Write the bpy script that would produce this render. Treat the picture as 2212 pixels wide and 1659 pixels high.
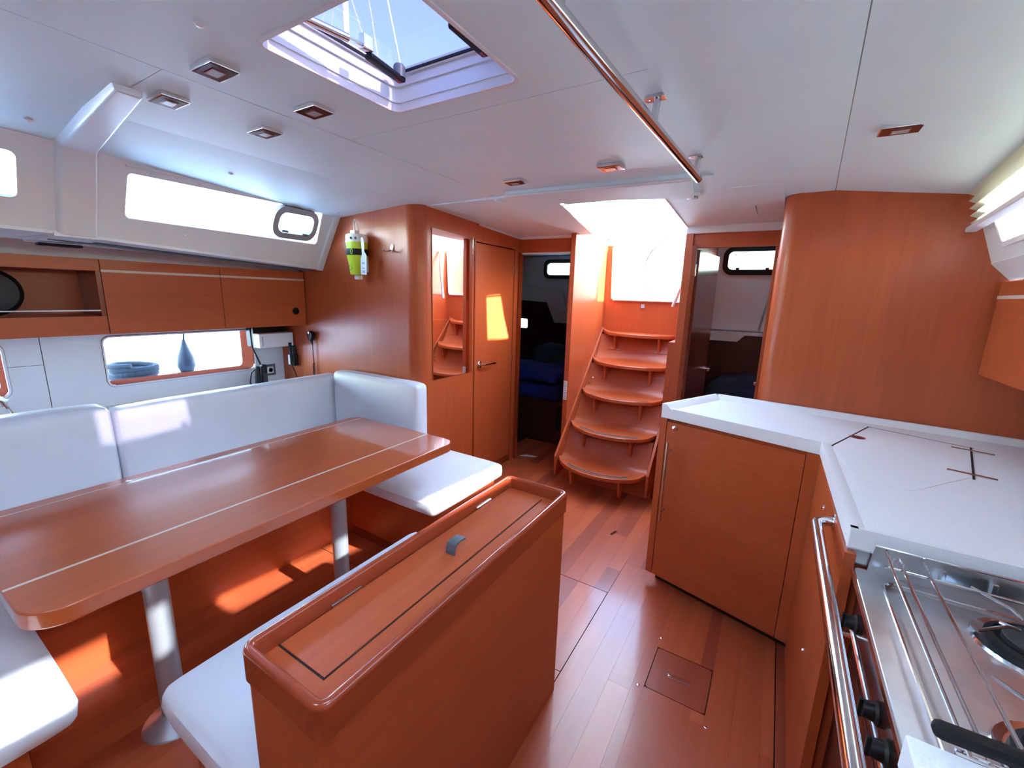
import bpy, bmesh, math, random
from mathutils import Vector, Matrix, noise
random.seed(7)
for o in list(bpy.data.objects): bpy.data.objects.remove(o)
SC = bpy.context.scene
COL = SC.collection
PI = math.pi
V = Vector
# ------------------------------------------------------------------ camera
cam_d = bpy.data.cameras.new('camera'); cam = bpy.data.objects.new('camera', cam_d); COL.objects.link(cam)
RW = ((0.85119145, 0.13076198, -0.50830544), (0.52405433, -0.15825681, 0.83685234), (0.02898567, -0.97870122, -0.20323323))
cam.matrix_world = Matrix(((RW[0][0], -RW[0][1], -RW[0][2], 0.0), (RW[1][0], -RW[1][1], -RW[1][2], 0.0), (RW[2][0], -RW[2][1], -RW[2][2], 1.5), (0, 0, 0, 1)))
cam_d.sensor_fit = 'HORIZONTAL'; cam_d.sensor_width = 36.0; cam_d.lens = 928.44 / 2212 * 36.0
cam_d.clip_start = 0.02; cam_d.clip_end = 400
SC.camera = cam
# ------------------------------------------------------------------ sky, sun, exposure
SUN_DIR = V((1.0, 0.0, 0.69)).normalized()          # from the cabin towards the sun
W = bpy.data.worlds.new('world'); SC.world = W; W.use_nodes = True
nt = W.node_tree; nt.nodes.clear()
wo = nt.nodes.new('ShaderNodeOutputWorld'); bg = nt.nodes.new('ShaderNodeBackground'); sky = nt.nodes.new('ShaderNodeTexSky')
sky.sky_type = 'NISHITA'; sky.sun_disc = False
sky.sun_elevation = math.asin(SUN_DIR.z); sky.sun_rotation = math.atan2(SUN_DIR.x, SUN_DIR.y)
sky.air_density = 1.6; sky.dust_density = 1.5; sky.ozone_density = 1.0
bg.inputs['Strength'].default_value = 1.7
tint = nt.nodes.new('ShaderNodeMix'); tint.data_type = 'RGBA'; tint.blend_type = 'MULTIPLY'; tint.inputs[0].default_value = 1.0
tint.inputs[7].default_value = (0.84, 1.0, 1.17, 1)       # even cool cast over the whole sky
nt.links.new(sky.outputs[0], tint.inputs[6]); nt.links.new(tint.outputs[2], bg.inputs[0]); nt.links.new(bg.outputs[0], wo.inputs[0])
sl = bpy.data.lights.new('sun', 'SUN'); sl.energy = 15.0; sl.angle = math.radians(0.8); sl.color = (1.0, 0.96, 0.88)
so = bpy.data.objects.new('sun', sl); COL.objects.link(so); so.location = (6, 0, 8)
so.rotation_euler = SUN_DIR.to_track_quat('Z', 'Y').to_euler()
vs = SC.view_settings
vs.view_transform = 'Standard'; vs.look = 'None'; vs.gamma = 1.0; vs.exposure = 1.82; vs.use_curve_mapping = False
SC.cycles.max_bounces = 12; SC.cycles.diffuse_bounces = 6; SC.cycles.glossy_bounces = 4; SC.cycles.transparent_max_bounces = 10
SC.cycles.sample_clamp_indirect = 6.0

# ------------------------------------------------------------------ materials
def new_mat(name):
    m = bpy.data.materials.new(name); m.use_nodes = True
    n = m.node_tree.nodes; b = n['Principled BSDF']
    return m, m.node_tree, b
def plain(name, col, rough=0.5, metal=0.0, var=0.0, vscale=6.0, bump=0.0, bscale=200.0, coat=0.0, spec=0.5):
    m, t, b = new_mat(name)
    b.inputs['Base Color'].default_value = (*col, 1); b.inputs['Roughness'].default_value = rough
    b.inputs['Metallic'].default_value = metal; b.inputs['Coat Weight'].default_value = coat
    b.inputs['Specular IOR Level'].default_value = spec
    tc = t.nodes.new('ShaderNodeTexCoord')
    nz = t.nodes.new('ShaderNodeTexNoise'); nz.inputs['Scale'].default_value = vscale; nz.inputs['Detail'].default_value = 4
    t.links.new(tc.outputs['Object'], nz.inputs['Vector'])
    cr = t.nodes.new('ShaderNodeValToRGB')
    cr.color_ramp.elements[0].position = 0.3; cr.color_ramp.elements[1].position = 0.7
    v = max(var, 0.015)
    cr.color_ramp.elements[0].color = (*[c * (1 - v) for c in col], 1)
    cr.color_ramp.elements[1].color = (*[min(1, c * (1 + v)) for c in col], 1)
    t.links.new(nz.outputs['Fac'], cr.inputs['Fac']); t.links.new(cr.outputs['Color'], b.inputs['Base Color'])
    if bump:
        n2 = t.nodes.new('ShaderNodeTexNoise'); n2.inputs['Scale'].default_value = bscale; n2.inputs['Detail'].default_value = 3
        t.links.new(tc.outputs['Object'], n2.inputs['Vector'])
        bp = t.nodes.new('ShaderNodeBump'); bp.inputs['Strength'].default_value = bump; bp.inputs['Distance'].default_value = 0.002
        t.links.new(n2.outputs['Fac'], bp.inputs['Height']); t.links.new(bp.outputs['Normal'], b.inputs['Normal'])
    return m
def wood(name, axis, light, dark, rough=0.36, coat=0.08):
    m, t, b = new_mat(name)
    tc = t.nodes.new('ShaderNodeTexCoord'); mp = t.nodes.new('ShaderNodeMapping')
    s = [55, 55, 55]; s['xyz'.index(axis)] = 2.2
    mp.inputs['Scale'].default_value = s
    t.links.new(tc.outputs['Object'], mp.inputs['Vector'])
    n1 = t.nodes.new('ShaderNodeTexNoise'); n1.inputs['Scale'].default_value = 1.0; n1.inputs['Detail'].default_value = 6; n1.inputs['Roughness'].default_value = 0.6
    t.links.new(mp.outputs['Vector'], n1.inputs['Vector'])
    mp2 = t.nodes.new('ShaderNodeMapping'); s2 = [9, 9, 9]; s2['xyz'.index(axis)] = 0.7
    mp2.inputs['Scale'].default_value = s2; t.links.new(tc.outputs['Object'], mp2.inputs['Vector'])
    n2 = t.nodes.new('ShaderNodeTexNoise'); n2.inputs['Scale'].default_value = 1.0; n2.inputs['Detail'].default_value = 3
    t.links.new(mp2.outputs['Vector'], n2.inputs['Vector'])
    mx = t.nodes.new('ShaderNodeMath'); mx.operation = 'ADD'
    hv = t.nodes.new('ShaderNodeMath'); hv.operation = 'MULTIPLY'; hv.inputs[1].default_value = 0.6
    t.links.new(n1.outputs['Fac'], hv.inputs[0]); t.links.new(hv.outputs[0], mx.inputs[0])
    h2 = t.nodes.new('ShaderNodeMath'); h2.operation = 'MULTIPLY'; h2.inputs[1].default_value = 0.4
    t.links.new(n2.outputs['Fac'], h2.inputs[0]); t.links.new(h2.outputs[0], mx.inputs[1])
    cr = t.nodes.new('ShaderNodeValToRGB')
    cr.color_ramp.elements[0].position = 0.34; cr.color_ramp.elements[1].position = 0.66
    cr.color_ramp.elements[0].color = (*dark, 1); cr.color_ramp.elements[1].color = (*light, 1)
    t.links.new(mx.outputs[0], cr.inputs['Fac']); t.links.new(cr.outputs['Color'], b.inputs['Base Color'])
    b.inputs['Roughness'].default_value = rough; b.inputs['Coat Weight'].default_value = coat; b.inputs['Coat Roughness'].default_value = 0.12; b.inputs['Specular IOR Level'].default_value = 0.42
    bp = t.nodes.new('ShaderNodeBump'); bp.inputs['Strength'].default_value = 0.05; bp.inputs['Distance'].default_value = 0.001
    t.links.new(n1.outputs['Fac'], bp.inputs['Height']); t.links.new(bp.outputs['Normal'], b.inputs['Normal'])
    return m
def glass(name, tint):
    m = bpy.data.materials.new(name); m.use_nodes = True; t = m.node_tree; t.nodes.clear()
    o = t.nodes.new('ShaderNodeOutputMaterial'); mx = t.nodes.new('ShaderNodeMixShader')
    tr = t.nodes.new('ShaderNodeBsdfTransparent'); tr.inputs[0].default_value = (*tint, 1)
    gl = t.nodes.new('ShaderNodeBsdfGlossy'); gl.inputs['Roughness'].default_value = 0.02
    fr = t.nodes.new('ShaderNodeFresnel'); fr.inputs['IOR'].default_value = 1.45
    ge = t.nodes.new('ShaderNodeNewGeometry'); iv = t.nodes.new('ShaderNodeMath'); iv.operation = 'SUBTRACT'; iv.inputs[0].default_value = 1.0
    t.links.new(ge.outputs['Backfacing'], iv.inputs[1]); mu = t.nodes.new('ShaderNodeMath'); mu.operation = 'MULTIPLY'
    t.links.new(fr.outputs[0], mu.inputs[0]); t.links.new(iv.outputs[0], mu.inputs[1])
    t.links.new(mu.outputs[0], mx.inputs[0]); t.links.new(tr.outputs[0], mx.inputs[1]); t.links.new(gl.outputs[0], mx.inputs[2])
    t.links.new(mx.outputs[0], o.inputs[0]); return m
def fabric_lit(name, col, trans):
    m = bpy.data.materials.new(name); m.use_nodes = True; t = m.node_tree; t.nodes.clear()
    o = t.nodes.new('ShaderNodeOutputMaterial'); mx = t.nodes.new('ShaderNodeMixShader'); mx.inputs[0].default_value = trans
    d = t.nodes.new('ShaderNodeBsdfDiffuse'); d.inputs[0].default_value = (*col, 1)
    tr = t.nodes.new('ShaderNodeBsdfTranslucent'); tr.inputs[0].default_value = (*col, 1)
    t.links.new(d.outputs[0], mx.inputs[1]); t.links.new(tr.outputs[0], mx.inputs[2]); t.links.new(mx.outputs[0], o.inputs[0]); return m

WL, WD = (0.50, 0.100, 0.029), (0.41, 0.074, 0.021)
M = {}
for a in 'xyz': M['wood_' + a] = wood('cherry_wood_' + a, a, WL, WD)
M['wood_gloss_y'] = wood('varnished_wood_y', 'y', (0.50, 0.110, 0.030), (0.42, 0.086, 0.022), 0.30, 1.0)
M['wood_gloss_y'].node_tree.nodes['Principled BSDF'].inputs['Coat Roughness'].default_value = 0.05
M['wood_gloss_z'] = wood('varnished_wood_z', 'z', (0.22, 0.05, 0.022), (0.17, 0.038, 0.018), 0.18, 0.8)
M['wood_trim'] = wood('dark_wood_trim', 'z', (0.30, 0.050, 0.012), (0.21, 0.034, 0.009), 0.25, 0.4)
M['wood_rim'] = wood('red_wood_rim', 'y', (0.38, 0.062, 0.020), (0.29, 0.045, 0.015), 0.2, 0.6)
FL = [((0.46, 0.092, 0.036), (0.39, 0.074, 0.029)), ((0.54, 0.116, 0.042), (0.47, 0.094, 0.034)), ((0.37, 0.072, 0.032), (0.31, 0.058, 0.027)), ((0.50, 0.104, 0.038), (0.42, 0.084, 0.030))]
for i, (l, d) in enumerate(FL): M['plank%d' % i] = wood('floor_laminate_%d' % i, 'y', l, d, 0.34, 0.35)
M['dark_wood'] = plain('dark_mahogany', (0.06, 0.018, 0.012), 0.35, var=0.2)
M['shadowgap'] = plain('grey_gap', (0.22, 0.22, 0.23), 0.8)
M['reveal'] = plain('matt_wood_reveal', (0.20, 0.045, 0.026), 0.95, spec=0.0)
M['gap'] = plain('dark_gap', (0.02, 0.008, 0.006), 0.8)
M['liner'] = plain('ceiling_vinyl', (0.73, 0.87, 0.89), 0.55, bump=0.12, bscale=500)
M['gel'] = plain('white_gelcoat', (0.80, 0.86, 0.89), 0.35)
M['hull'] = plain('hull_lining', (0.76, 0.765, 0.77), 0.5, bump=0.05, bscale=300)
M['leather'] = plain('white_leather', (0.74, 0.78, 0.84), 0.42, bump=0.12, bscale=350, var=0.03)
M['counter'] = plain('grey_composite', (0.87, 0.885, 0.89), 0.38, var=0.05, vscale=350)
M['steel'] = plain('stainless_steel', (0.72, 0.72, 0.73), 0.12, 1.0)
M['steel_b'] = plain('brushed_steel', (0.62, 0.63, 0.65), 0.28, 1.0, var=0.08, vscale=14)
M['alu'] = plain('anodised_aluminium', (0.50, 0.54, 0.60), 0.42, 0.6)
M['chrome'] = plain('chrome', (0.80, 0.80, 0.80), 0.06, 1.0)
M['black'] = plain('black_plastic', (0.010, 0.010, 0.012), 0.45, spec=0.25)
M['rubber'] = plain('dark_rubber', (0.03, 0.032, 0.036), 0.6)
M['grey'] = plain('grey_plastic', (0.10, 0.115, 0.14), 0.45)
M['portgrey'] = plain('light_grey_frame', (0.36, 0.38, 0.42), 0.45)
M['white'] = plain('white_plastic', (0.78, 0.78, 0.79), 0.4)
M['paper'] = plain('paper', (0.75, 0.75, 0.74), 0.8)
M['ink'] = plain('ink', (0.08, 0.08, 0.09), 0.8)
M['inlay'] = plain('maple_inlay', (0.62, 0.50, 0.42), 0.3)
M['strip'] = plain('grip_strip', (0.17, 0.09, 0.08), 0.7)
M['lampface'] = plain('bronze_lamp_plate', (0.075, 0.018, 0.014), 0.15, 0.3)
M['lens'] = plain('lamp_lens', (0.42, 0.44, 0.44), 0.25)
M['mirror'] = plain('mirror_glass', (0.92, 0.93, 0.93), 0.0, 1.0)
M['lime'] = plain('lime_plastic', (0.50, 0.62, 0.03), 0.35)
M['blue'] = plain('blue_bedding', (0.010, 0.022, 0.16), 0.9, var=0.3, vscale=12)
M['navy'] = plain('navy_bedding', (0.012, 0.016, 0.045), 0.9, var=0.3, vscale=12)
M['slate'] = plain('slate_blue_pillow', (0.022, 0.05, 0.085), 0.9, var=0.2)
M['teal'] = plain('teal_towel', (0.0, 0.09, 0.10), 0.9, var=0.2)
M['rope'] = plain('dark_rope', (0.022, 0.025, 0.032), 0.9, var=0.4, vscale=60)
M['fender'] = plain('navy_fender', (0.014, 0.017, 0.03), 0.6)
M['red'] = plain('red_paint', (0.5, 0.02, 0.03), 0.5)
M['yellow'] = plain('yellow_plastic', (0.75, 0.70, 0.05), 0.5)
M['clear'] = glass('clear_acrylic', (0.95, 0.97, 1.0))
M['smoke'] = glass('smoked_acrylic', (0.235, 0.215, 0.265))
M['tint'] = glass('tinted_acrylic', (0.52, 0.54, 0.57))
M['tint2'] = glass('pale_tinted_acrylic', (0.78, 0.80, 0.83))
M['blind'] = fabric_lit('pleated_blind', (0.86, 0.84, 0.70), 0.5)
M['canvas'] = fabric_lit('added_hood_canvas', (0.80, 0.81, 0.82), 0.15)
M['diffuser'] = fabric_lit('hatch_diffuser', (0.88, 0.89, 0.90), 0.75)
M['sheet'] = plain('pontoon', (0.82, 0.83, 0.84), 0.8, var=0.1)
M['water'] = plain('sea_water', (0.16, 0.24, 0.28), 0.15, var=0.2, bump=0.5, bscale=3)

# ------------------------------------------------------------------ mesh helpers
WLOC = {}
def tag(o, label=None, cat=None, group=None, kind=None):
    if label: o['label'] = label
    if cat: o['category'] = cat
    if group: o['group'] = group
    if kind: o['kind'] = kind
    return o
def thing(name, loc, label, cat, group=None):
    o = bpy.data.objects.new(name, None); COL.objects.link(o); o.location = loc; o.empty_display_size = 0.05
    WLOC[o] = V(loc); return tag(o, label, cat, group)
def obj(name, bm, mat, parent=None, label=None, cat=None, group=None, kind=None, ang=40):
    me = bpy.data.meshes.new(name)
    bmesh.ops.recalc_face_normals(bm, faces=bm.faces)
    if parent is not None: off = WLOC[parent]
    elif kind == 'structure': off = V((0, 0, 0))
    else:
        xs = [v.co for v in bm.verts]
        off = V(((min(v.x for v in xs) + max(v.x for v in xs)) / 2, (min(v.y for v in xs) + max(v.y for v in xs)) / 2, min(v.z for v in xs)))
    for v in bm.verts: v.co -= off
    bm.to_mesh(me); bm.free()
    for p in me.polygons: p.use_smooth = True
    me.set_sharp_from_angle(angle=math.radians(ang))
    me.materials.append(M[mat] if isinstance(mat, str) else mat)
    o = bpy.data.objects.new(name, me); COL.objects.link(o)
    if len(me.polygons) < 900:
        wn = o.modifiers.new('weighted_normals', 'WEIGHTED_NORMAL'); wn.mode = 'FACE_AREA'; wn.weight = 100; wn.keep_sharp = True
    if parent is not None: o.parent = parent
    else: o.location = off
    WLOC[o] = V(off)
    return tag(o, label, cat, group, kind)
def struct(name, bm, mat, parent=None, **k):
    return obj(name, bm, mat, parent, kind=None if parent is not None else 'structure', **k)
def copy_tree(src, loc, parent=None, label=None):
    c = src.copy(); COL.objects.link(c); c.parent = parent
    if parent is None: c.location = loc; WLOC[c] = V(loc)
    if label: c['label'] = label
    for ch in list(src.children): copy_tree(ch, loc, c)
    return c
def addverts(bm, verts, faces):
    vs_ = [bm.verts.new(v) for v in verts]
    for f in faces:
        try: bm.faces.new([vs_[i] for i in f])
        except ValueError: pass
    return vs_
def bevel(bm, r, seg=2, geom=None):
    bmesh.ops.bevel(bm, geom=geom if geom is not None else list(bm.edges), offset=r, segments=seg, affect='EDGES', profile=0.5, clamp_overlap=True)
def box(x0, x1, y0, y1, z0, z1, r=0.0, seg=2, bm=None):
    b = bmesh.new()
    addverts(b, [(x0, y0, z0), (x1, y0, z0), (x1, y1, z0), (x0, y1, z0), (x0, y0, z1), (x1, y0, z1), (x1, y1, z1), (x0, y1, z1)],
             [(3, 2, 1, 0), (4, 5, 6, 7), (0, 1, 5, 4), (1, 2, 6, 5), (2, 3, 7, 6), (3, 0, 4, 7)])
    if r: bevel(b, r, seg)
    return join(bm, b)
def join(bm, b):
    if bm is None: return b
    me = bpy.data.meshes.new('tmp'); b.to_mesh(me); b.free(); bm.from_mesh(me); bpy.data.meshes.remove(me); return bm
def obox(c, ux, sx, sy, sz, r=0.0, bm=None, uy=None):
    """box centred at c, long axis ux (3d), second axis uy."""
    ux = V(ux).normalized(); uy = V(uy if uy else (0, 0, 1)); uy = (uy - ux * uy.dot(ux)).normalized(); uz = ux.cross(uy)
    b = box(-sx / 2, sx / 2, -sy / 2, sy / 2, -sz / 2, sz / 2, r)
    for v in b.verts: v.co = V(c) + ux * v.co.x + uy * v.co.y + uz * v.co.z
    return join(bm, b)
def prism(pts, lo, hi, axis='z', r=0.0, seg=2, bm=None):
    f = {'z': lambda p, h: (p[0], p[1], h), 'x': lambda p, h: (h, p[0], p[1]), 'y': lambda p, h: (p[0], h, p[1])}[axis]
    b = bmesh.new(); n = len(pts)
    addverts(b, [f(p, lo) for p in pts] + [f(p, hi) for p in pts],
             [tuple(range(n))[::-1], tuple(range(n, 2 * n))] + [(i, (i + 1) % n, n + (i + 1) % n, n + i) for i in range(n)])
    if r: bevel(b, r, seg)
    return join(bm, b)
def tube(pts, r, n=10, bm=None, closed=False, cap=True):
    b = bm if bm is not None else bmesh.new()
    P = [V(p) for p in pts]; rings = []; m = len(P); up = None
    for i, p in enumerate(P):
        if closed: t = (P[(i + 1) % m] - P[i - 1]).normalized()
        else: t = (P[min(i + 1, m - 1)] - P[max(i - 1, 0)]).normalized()
        if up is None:
            up = t.orthogonal().normalized()
        else:
            up = (up - t * up.dot(t)); up = up.normalized() if up.length > 1e-6 else t.orthogonal().normalized()
        s = t.cross(up)
        rr = r[i] if isinstance(r, (list, tuple)) else r
        rings.append([b.verts.new(p + (up * math.cos(2 * PI * k / n) + s * math.sin(2 * PI * k / n)) * rr) for k in range(n)])
    for i in range(m if closed else m - 1):
        A, B = rings[i], rings[(i + 1) % m]
        for k in range(n): b.faces.new((A[k], A[(k + 1) % n], B[(k + 1) % n], B[k]))
    if not closed and cap:
        b.faces.new(rings[0][::-1]); b.faces.new(rings[-1])
    return b
def lathe(prof, c, axis=(0, 0, 1), n=24, bm=None):
    b = bm if bm is not None else bmesh.new()
    ax = V(axis).normalized(); u = ax.orthogonal().normalized(); w = ax.cross(u); c = V(c); rings = []
    for r, h in prof:
        rings.append([b.verts.new(c + ax * h + (u * math.cos(2 * PI * k / n) + w * math.sin(2 * PI * k / n)) * max(r, 1e-5)) for k in range(n)])
    for A, B in zip(rings, rings[1:]):
        for k in range(n): b.faces.new((A[k], A[(k + 1) % n], B[(k + 1) % n], B[k]))
    b.faces.new(rings[0][::-1]); b.faces.new(rings[-1])
    return b
def arc(p0, p1, p2, r, n=8):
    """rounded corner at p1 between p0 and p2"""
    a = (V(p0) - V(p1)).normalized(); c = (V(p2) - V(p1)).normalized(); th = a.angle(c); d = r / math.tan(th / 2)
    s, e = V(p1) + a * d, V(p1) + c * d; ctr = V(p1) + (a + c).normalized() * (r / math.sin(th / 2)); out = []
    u = (s - ctr); w = (e - ctr); tot = u.angle(w)
    for i in range(n + 1):
        k = i / n; out.append(ctr + u * (math.sin((1 - k) * tot) / math.sin(tot)) + w * (math.sin(k * tot) / math.sin(tot)))
    return out
def rrect(s0, s1, t0, t1, r, n=5):
    out = []
    for cx_, cy_, a in ((s1 - r, t0 + r, -PI / 2), (s1 - r, t1 - r, 0), (s0 + r, t1 - r, PI / 2), (s0 + r, t0 + r, PI)):
        for i in range(n + 1):
            q = a + PI / 2 * i / n; out.append((cx_ + r * math.cos(q), cy_ + r * math.sin(q)))
    return out
def rpoly(pts, r, n=5):
    out = []
    for i in range(len(pts)):
        p0, p1, p2 = [V((*pts[j % len(pts)], 0)) for j in (i - 1, i, i + 1)]
        rr = r[i] if isinstance(r, (list, tuple)) else r
        if rr <= 0: out.append(pts[i]); continue
        out += [(q.x, q.y) for q in arc(p0, p1, p2, rr, n)]
    return out
def plate(Q, holes, th, outer=None, bm=None):
    """plate on quad Q (P00,P10,P11,P01); holes = loops in metric (s,t); thickness along (P10-P00)x(P01-P00)"""
    P00, P10, P11, P01 = [V(q) for q in Q]; S = (P10 - P00).length; T = (P01 - P00).length
    nrm = (P10 - P00).cross(P01 - P00).normalized()
    def mp(s, t):
        a, c = s / S, t / T
        return P00 * (1 - a) * (1 - c) + P10 * a * (1 - c) + P11 * a * c + P01 * (1 - a) * c
    b = bmesh.new(); edges = []
    for lp in [outer or [(0, 0), (S, 0), (S, T), (0, T)]] + list(holes):
        vv = [b.verts.new((s, t, 0)) for s, t in lp]
        edges += [b.edges.new((vv[i], vv[(i + 1) % len(vv)])) for i in range(len(vv))]
    bmesh.ops.triangle_fill(b, use_beauty=True, use_dissolve=False, edges=edges, normal=(0, 0, 1))
    if th:
        r = bmesh.ops.extrude_face_region(b, geom=list(b.faces))
        top = [g for g in r['geom'] if isinstance(g, bmesh.types.BMVert)]
        tops = set(top)
        for v in b.verts:
            base = mp(v.co.x, v.co.y); v.co = base + nrm * th if v in tops else base
    else:
        for v in b.verts: v.co = mp(v.co.x, v.co.y)
    return join(bm, b)
def ring(Q, outer, inner, th, bm=None): return plate(Q, [inner], th, outer, bm)
def quad_xy(x0, x1, y0, y1, z): return ((x0, y0, z), (x1, y0, z), (x1, y1, z), (x0, y1, z))
def cushion(x0, x1, y0, y1, z0, z1, r=0.035, puff=0.012, nn=12, fn=None, seed=0):
    """soft upholstered block"""
    b = bmesh.new(); L = (x1 - x0, y1 - y0, z1 - z0); c = V(((x0 + x1) / 2, (y0 + y1) / 2, (z0 + z1) / 2)); h = [l / 2 for l in L]
    N = [max(4, min(26, int(l / 0.05))) for l in L]
    grid = {}
    def vert(i, j, k):
        if (i, j, k) in grid: return grid[(i, j, k)]
        p = []
        for a, q in enumerate((i, j, k)):
            u = q / N[a] * 2 - 1
            u = math.copysign(1 - (1 - abs(u)) ** 1.5, u) if abs(u) > 0 else 0
            p.append(u * h[a])
        p = V(p); inn = V([max(-(h[a] - r), min(h[a] - r, p[a])) for a in range(3)])
        d = p - inn
        q = inn + d.normalized() * r if d.length > 1e-9 else p
        e = [1 - (p[a] / h[a]) ** 4 for a in range(3)]
        bul = V((0, 0, 0))
        if k == N[2]: bul.z += puff * e[0] * e[1]
        if j in (0, N[1]): bul.y += (1 if j else -1) * puff * 0.5 * e[0] * e[2]
        if i in (0, N[0]): bul.x += (1 if i else -1) * puff * 0.5 * e[1] * e[2]
        q = q + bul + c
        q += V((0, 0, 1)) * 0.0015 * noise.noise(q * 9 + V((seed, 0, 0)))
        if fn: q = V(fn(q))
        grid[(i, j, k)] = b.verts.new(q); return grid[(i, j, k)]
    for a in range(3):
        o1, o2 = [x for x in range(3) if x != a]
        for side in (0, N[a]):
            for i in range(N[o1]):
                for j in range(N[o2]):
                    ids = []
                    for di, dj in ((0, 0), (1, 0), (1, 1), (0, 1)):
                        t = [0, 0, 0]; t[a] = side; t[o1] = i + di; t[o2] = j + dj; ids.append(vert(*t))
                    b.faces.new(ids)
    return b
def text(name, body, size, loc, rot, mat, parent, depth=0.0004):
    cu = bpy.data.curves.new(name, 'FONT'); cu.body = body; cu.size = size; cu.extrude = depth; cu.align_x = 'CENTER'; cu.align_y = 'CENTER'
    o = bpy.data.objects.new(name, cu); COL.objects.link(o)
    dg = bpy.context.evaluated_depsgraph_get(); me = bpy.data.meshes.new_from_object(o.evaluated_get(dg))
    bpy.data.objects.remove(o); me.materials.clear(); me.materials.append(M[mat])
    t = bpy.data.objects.new(name, me); COL.objects.link(t); t.parent = parent
    t.location = V(loc) - WLOC[parent]; t.rotation_euler = rot
    return t
# ================================================================== SETTING
# ---- floor: dark sub floor carrying separate laminate planks
FLOOR = struct('floor', box(-3.6, 1.4, -1.7, 5.3, -0.08, -0.0125), 'gap')
PK = {}
def plank_region(x0, x1, y0, y1, gl=0.002, gr=0.002, gb=0.002, gt=0.002, w=0.088, ln=1.3):
    x = x0; k = 0
    while x < x1 - 0.004:
        xe = min(x + w, x1); y = y0 - (k * 0.37 % ln)
        while y < y1 - 0.004:
            ys, ye = max(y, y0), min(y + ln, y1)
            if ye - ys > 0.0015:
                mi = random.randrange(4)
                sx = (gl if x == x0 else 0.0002); sy = (gb if ys == y0 else 0.0002); ex = (gr if xe == x1 else 0.0002); ey = (gt if ye == y1 else 0.0002)
                struct('plank', box(x + sx, xe - ex, ys + sy, ye - ey, -0.012, 0.0), 'plank%d' % mi, FLOOR)
            y += ln
        x = xe; k += 1
FH = (-0.264, -0.040, 1.508, 1.738)
o_ = 0.0002
for reg in ((-2.14, -0.57, -1.7, 1.385), (-2.14, -0.57, 1.385, 1.958), (-2.14, -0.57, 1.958, 3.28, 0.002, o_, 0.002, o_), (-0.57, FH[0], -1.7, 2.26, 0.002, o_, o_, o_),
            (FH[0], FH[1], -1.7, FH[2], o_, o_, o_, 0.0012), (FH[0], FH[1], FH[3], 2.26, o_, o_, 0.0012, o_), (FH[1], 0.18, -1.7, 2.26, o_, 0.002, o_, o_), (-0.57, 0.30, 2.26, 4.6, o_, o_, o_, o_), (0.18, 0.30, -1.7, 2.26), (-2.14, -1.40, 3.28, 4.0, o_, o_, o_, o_)):
    plank_region(*reg)
fh = struct('floor_hatch', plate(quad_xy(FH[0], FH[1], FH[2], FH[3], -0.012), [], 0.0115, rrect(0.003, FH[1] - FH[0] - 0.003, 0.003, FH[3] - FH[2] - 0.003, 0.012)), 'plank2', FLOOR)
rp = obox((-0.153, 1.615, 0.001), (1, 0.05, 0), 0.085, 0.022, 0.004, 0.0018, uy=(0, 1, 0)); struct('ring_pull', rp, 'steel', fh)
struct('finger_ring', tube([(-0.19 + 0.012 * math.cos(a), 1.617 + 0.008 * math.sin(a), 0.0045) for a in [2 * PI * i / 14 for i in range(14)]], 0.0015, 6, closed=True), 'chrome', fh)
struct('floor_latch', obox((-0.733, 2.532, 0.001), (0.25, 1, 0), 0.07, 0.018, 0.004, 0.0018, uy=(1, 0, 0)), 'steel', FLOOR)
for sx, sy in ((-0.262, 1.80), (-0.285, 1.50), (-0.03, 1.46)):
    struct('screw', lathe([(0.006, 0), (0.006, 0.001), (0.003, 0.002)], (sx, sy, 0), n=10), 'chrome', FLOOR)

# ---- ceiling
CEIL = struct('ceiling', plate(quad_xy(-2.75, 0.70, -1.7, 2.12, 2.058), [rrect(*h, 0.03) for h in ((1.66, 2.11, 2.325, 2.76), (1.66, 2.11, 0.85, 1.35), (2.41, 2.73, 1.70, 2.30))], 0.03), 'shadowgap')  # all but the skylight opening are added out of view to admit light
struct('ceiling_backing', box(-0.32, 0.75, 2.122, 2.75, 2.05, 2.06), 'shadowgap', CEIL)
struct('ceiling_backing', box(-0.62, 0.25, 2.62, 3.40, 2.052, 2.062), 'shadowgap', CEIL)
struct('ceiling_backing', box(-2.1, -1.42, 2.12, 3.40, 2.052, 2.062), 'shadowgap', CEIL)
HX0, HX1, HY0, HY1 = -1.09, -0.64, 0.625, 1.06
def cpanel(Q, holes=()): return struct('ceiling_panel', plate(Q, holes, 0.02), 'liner', CEIL)
g = 0.0011
def to_st(P00, P10, P11, P01, pts):
    """metric (s,t) loop on a slightly tapered horizontal quad for world x,y points"""
    S = P10[0] - P00[0]; T = P01[1] - P00[1]; out = []
    for x, y in pts:
        c = (y - P00[1]) / T; xa = P00[0] + (P01[0] - P00[0]) * c; xb = P10[0] + (P11[0] - P10[0]) * c
        out.append(((x - xa) / (xb - xa) * S, y - P00[1]))
    return out
HL = to_st((-1.43 + g, -1.7), (-0.4005 - g, -1.7), (-0.3356 - g, 1.155 - g), (-1.43 + g, 1.155 - g), rrect(HX0, HX1, HY0, HY1, 0.03))
cpanel(((-1.43 + g, -1.7, 2.04), (-0.4015 - g, -1.7, 2.04), (-0.3366 - g, 1.155 - g, 2.04), (-1.43 + g, 1.155 - g, 2.04)), [HL, rrect(0.34 - g, 0.79 - g, 0.85, 1.35, 0.03)])
cpanel(((-1.43 + g, 1.155 + g, 2.04), (-0.3366 - g, 1.155 + g, 2.04), (-0.3143 - g, 2.14, 2.036), (-1.43 + g, 2.14, 2.036)))
cpanel(((-1.92, -1.7, 2.036), (-1.43 - g, -1.7, 2.04), (-1.43 - g, 0.58 - g, 2.04), (-1.95, 0.58 - g, 2.036)))
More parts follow.
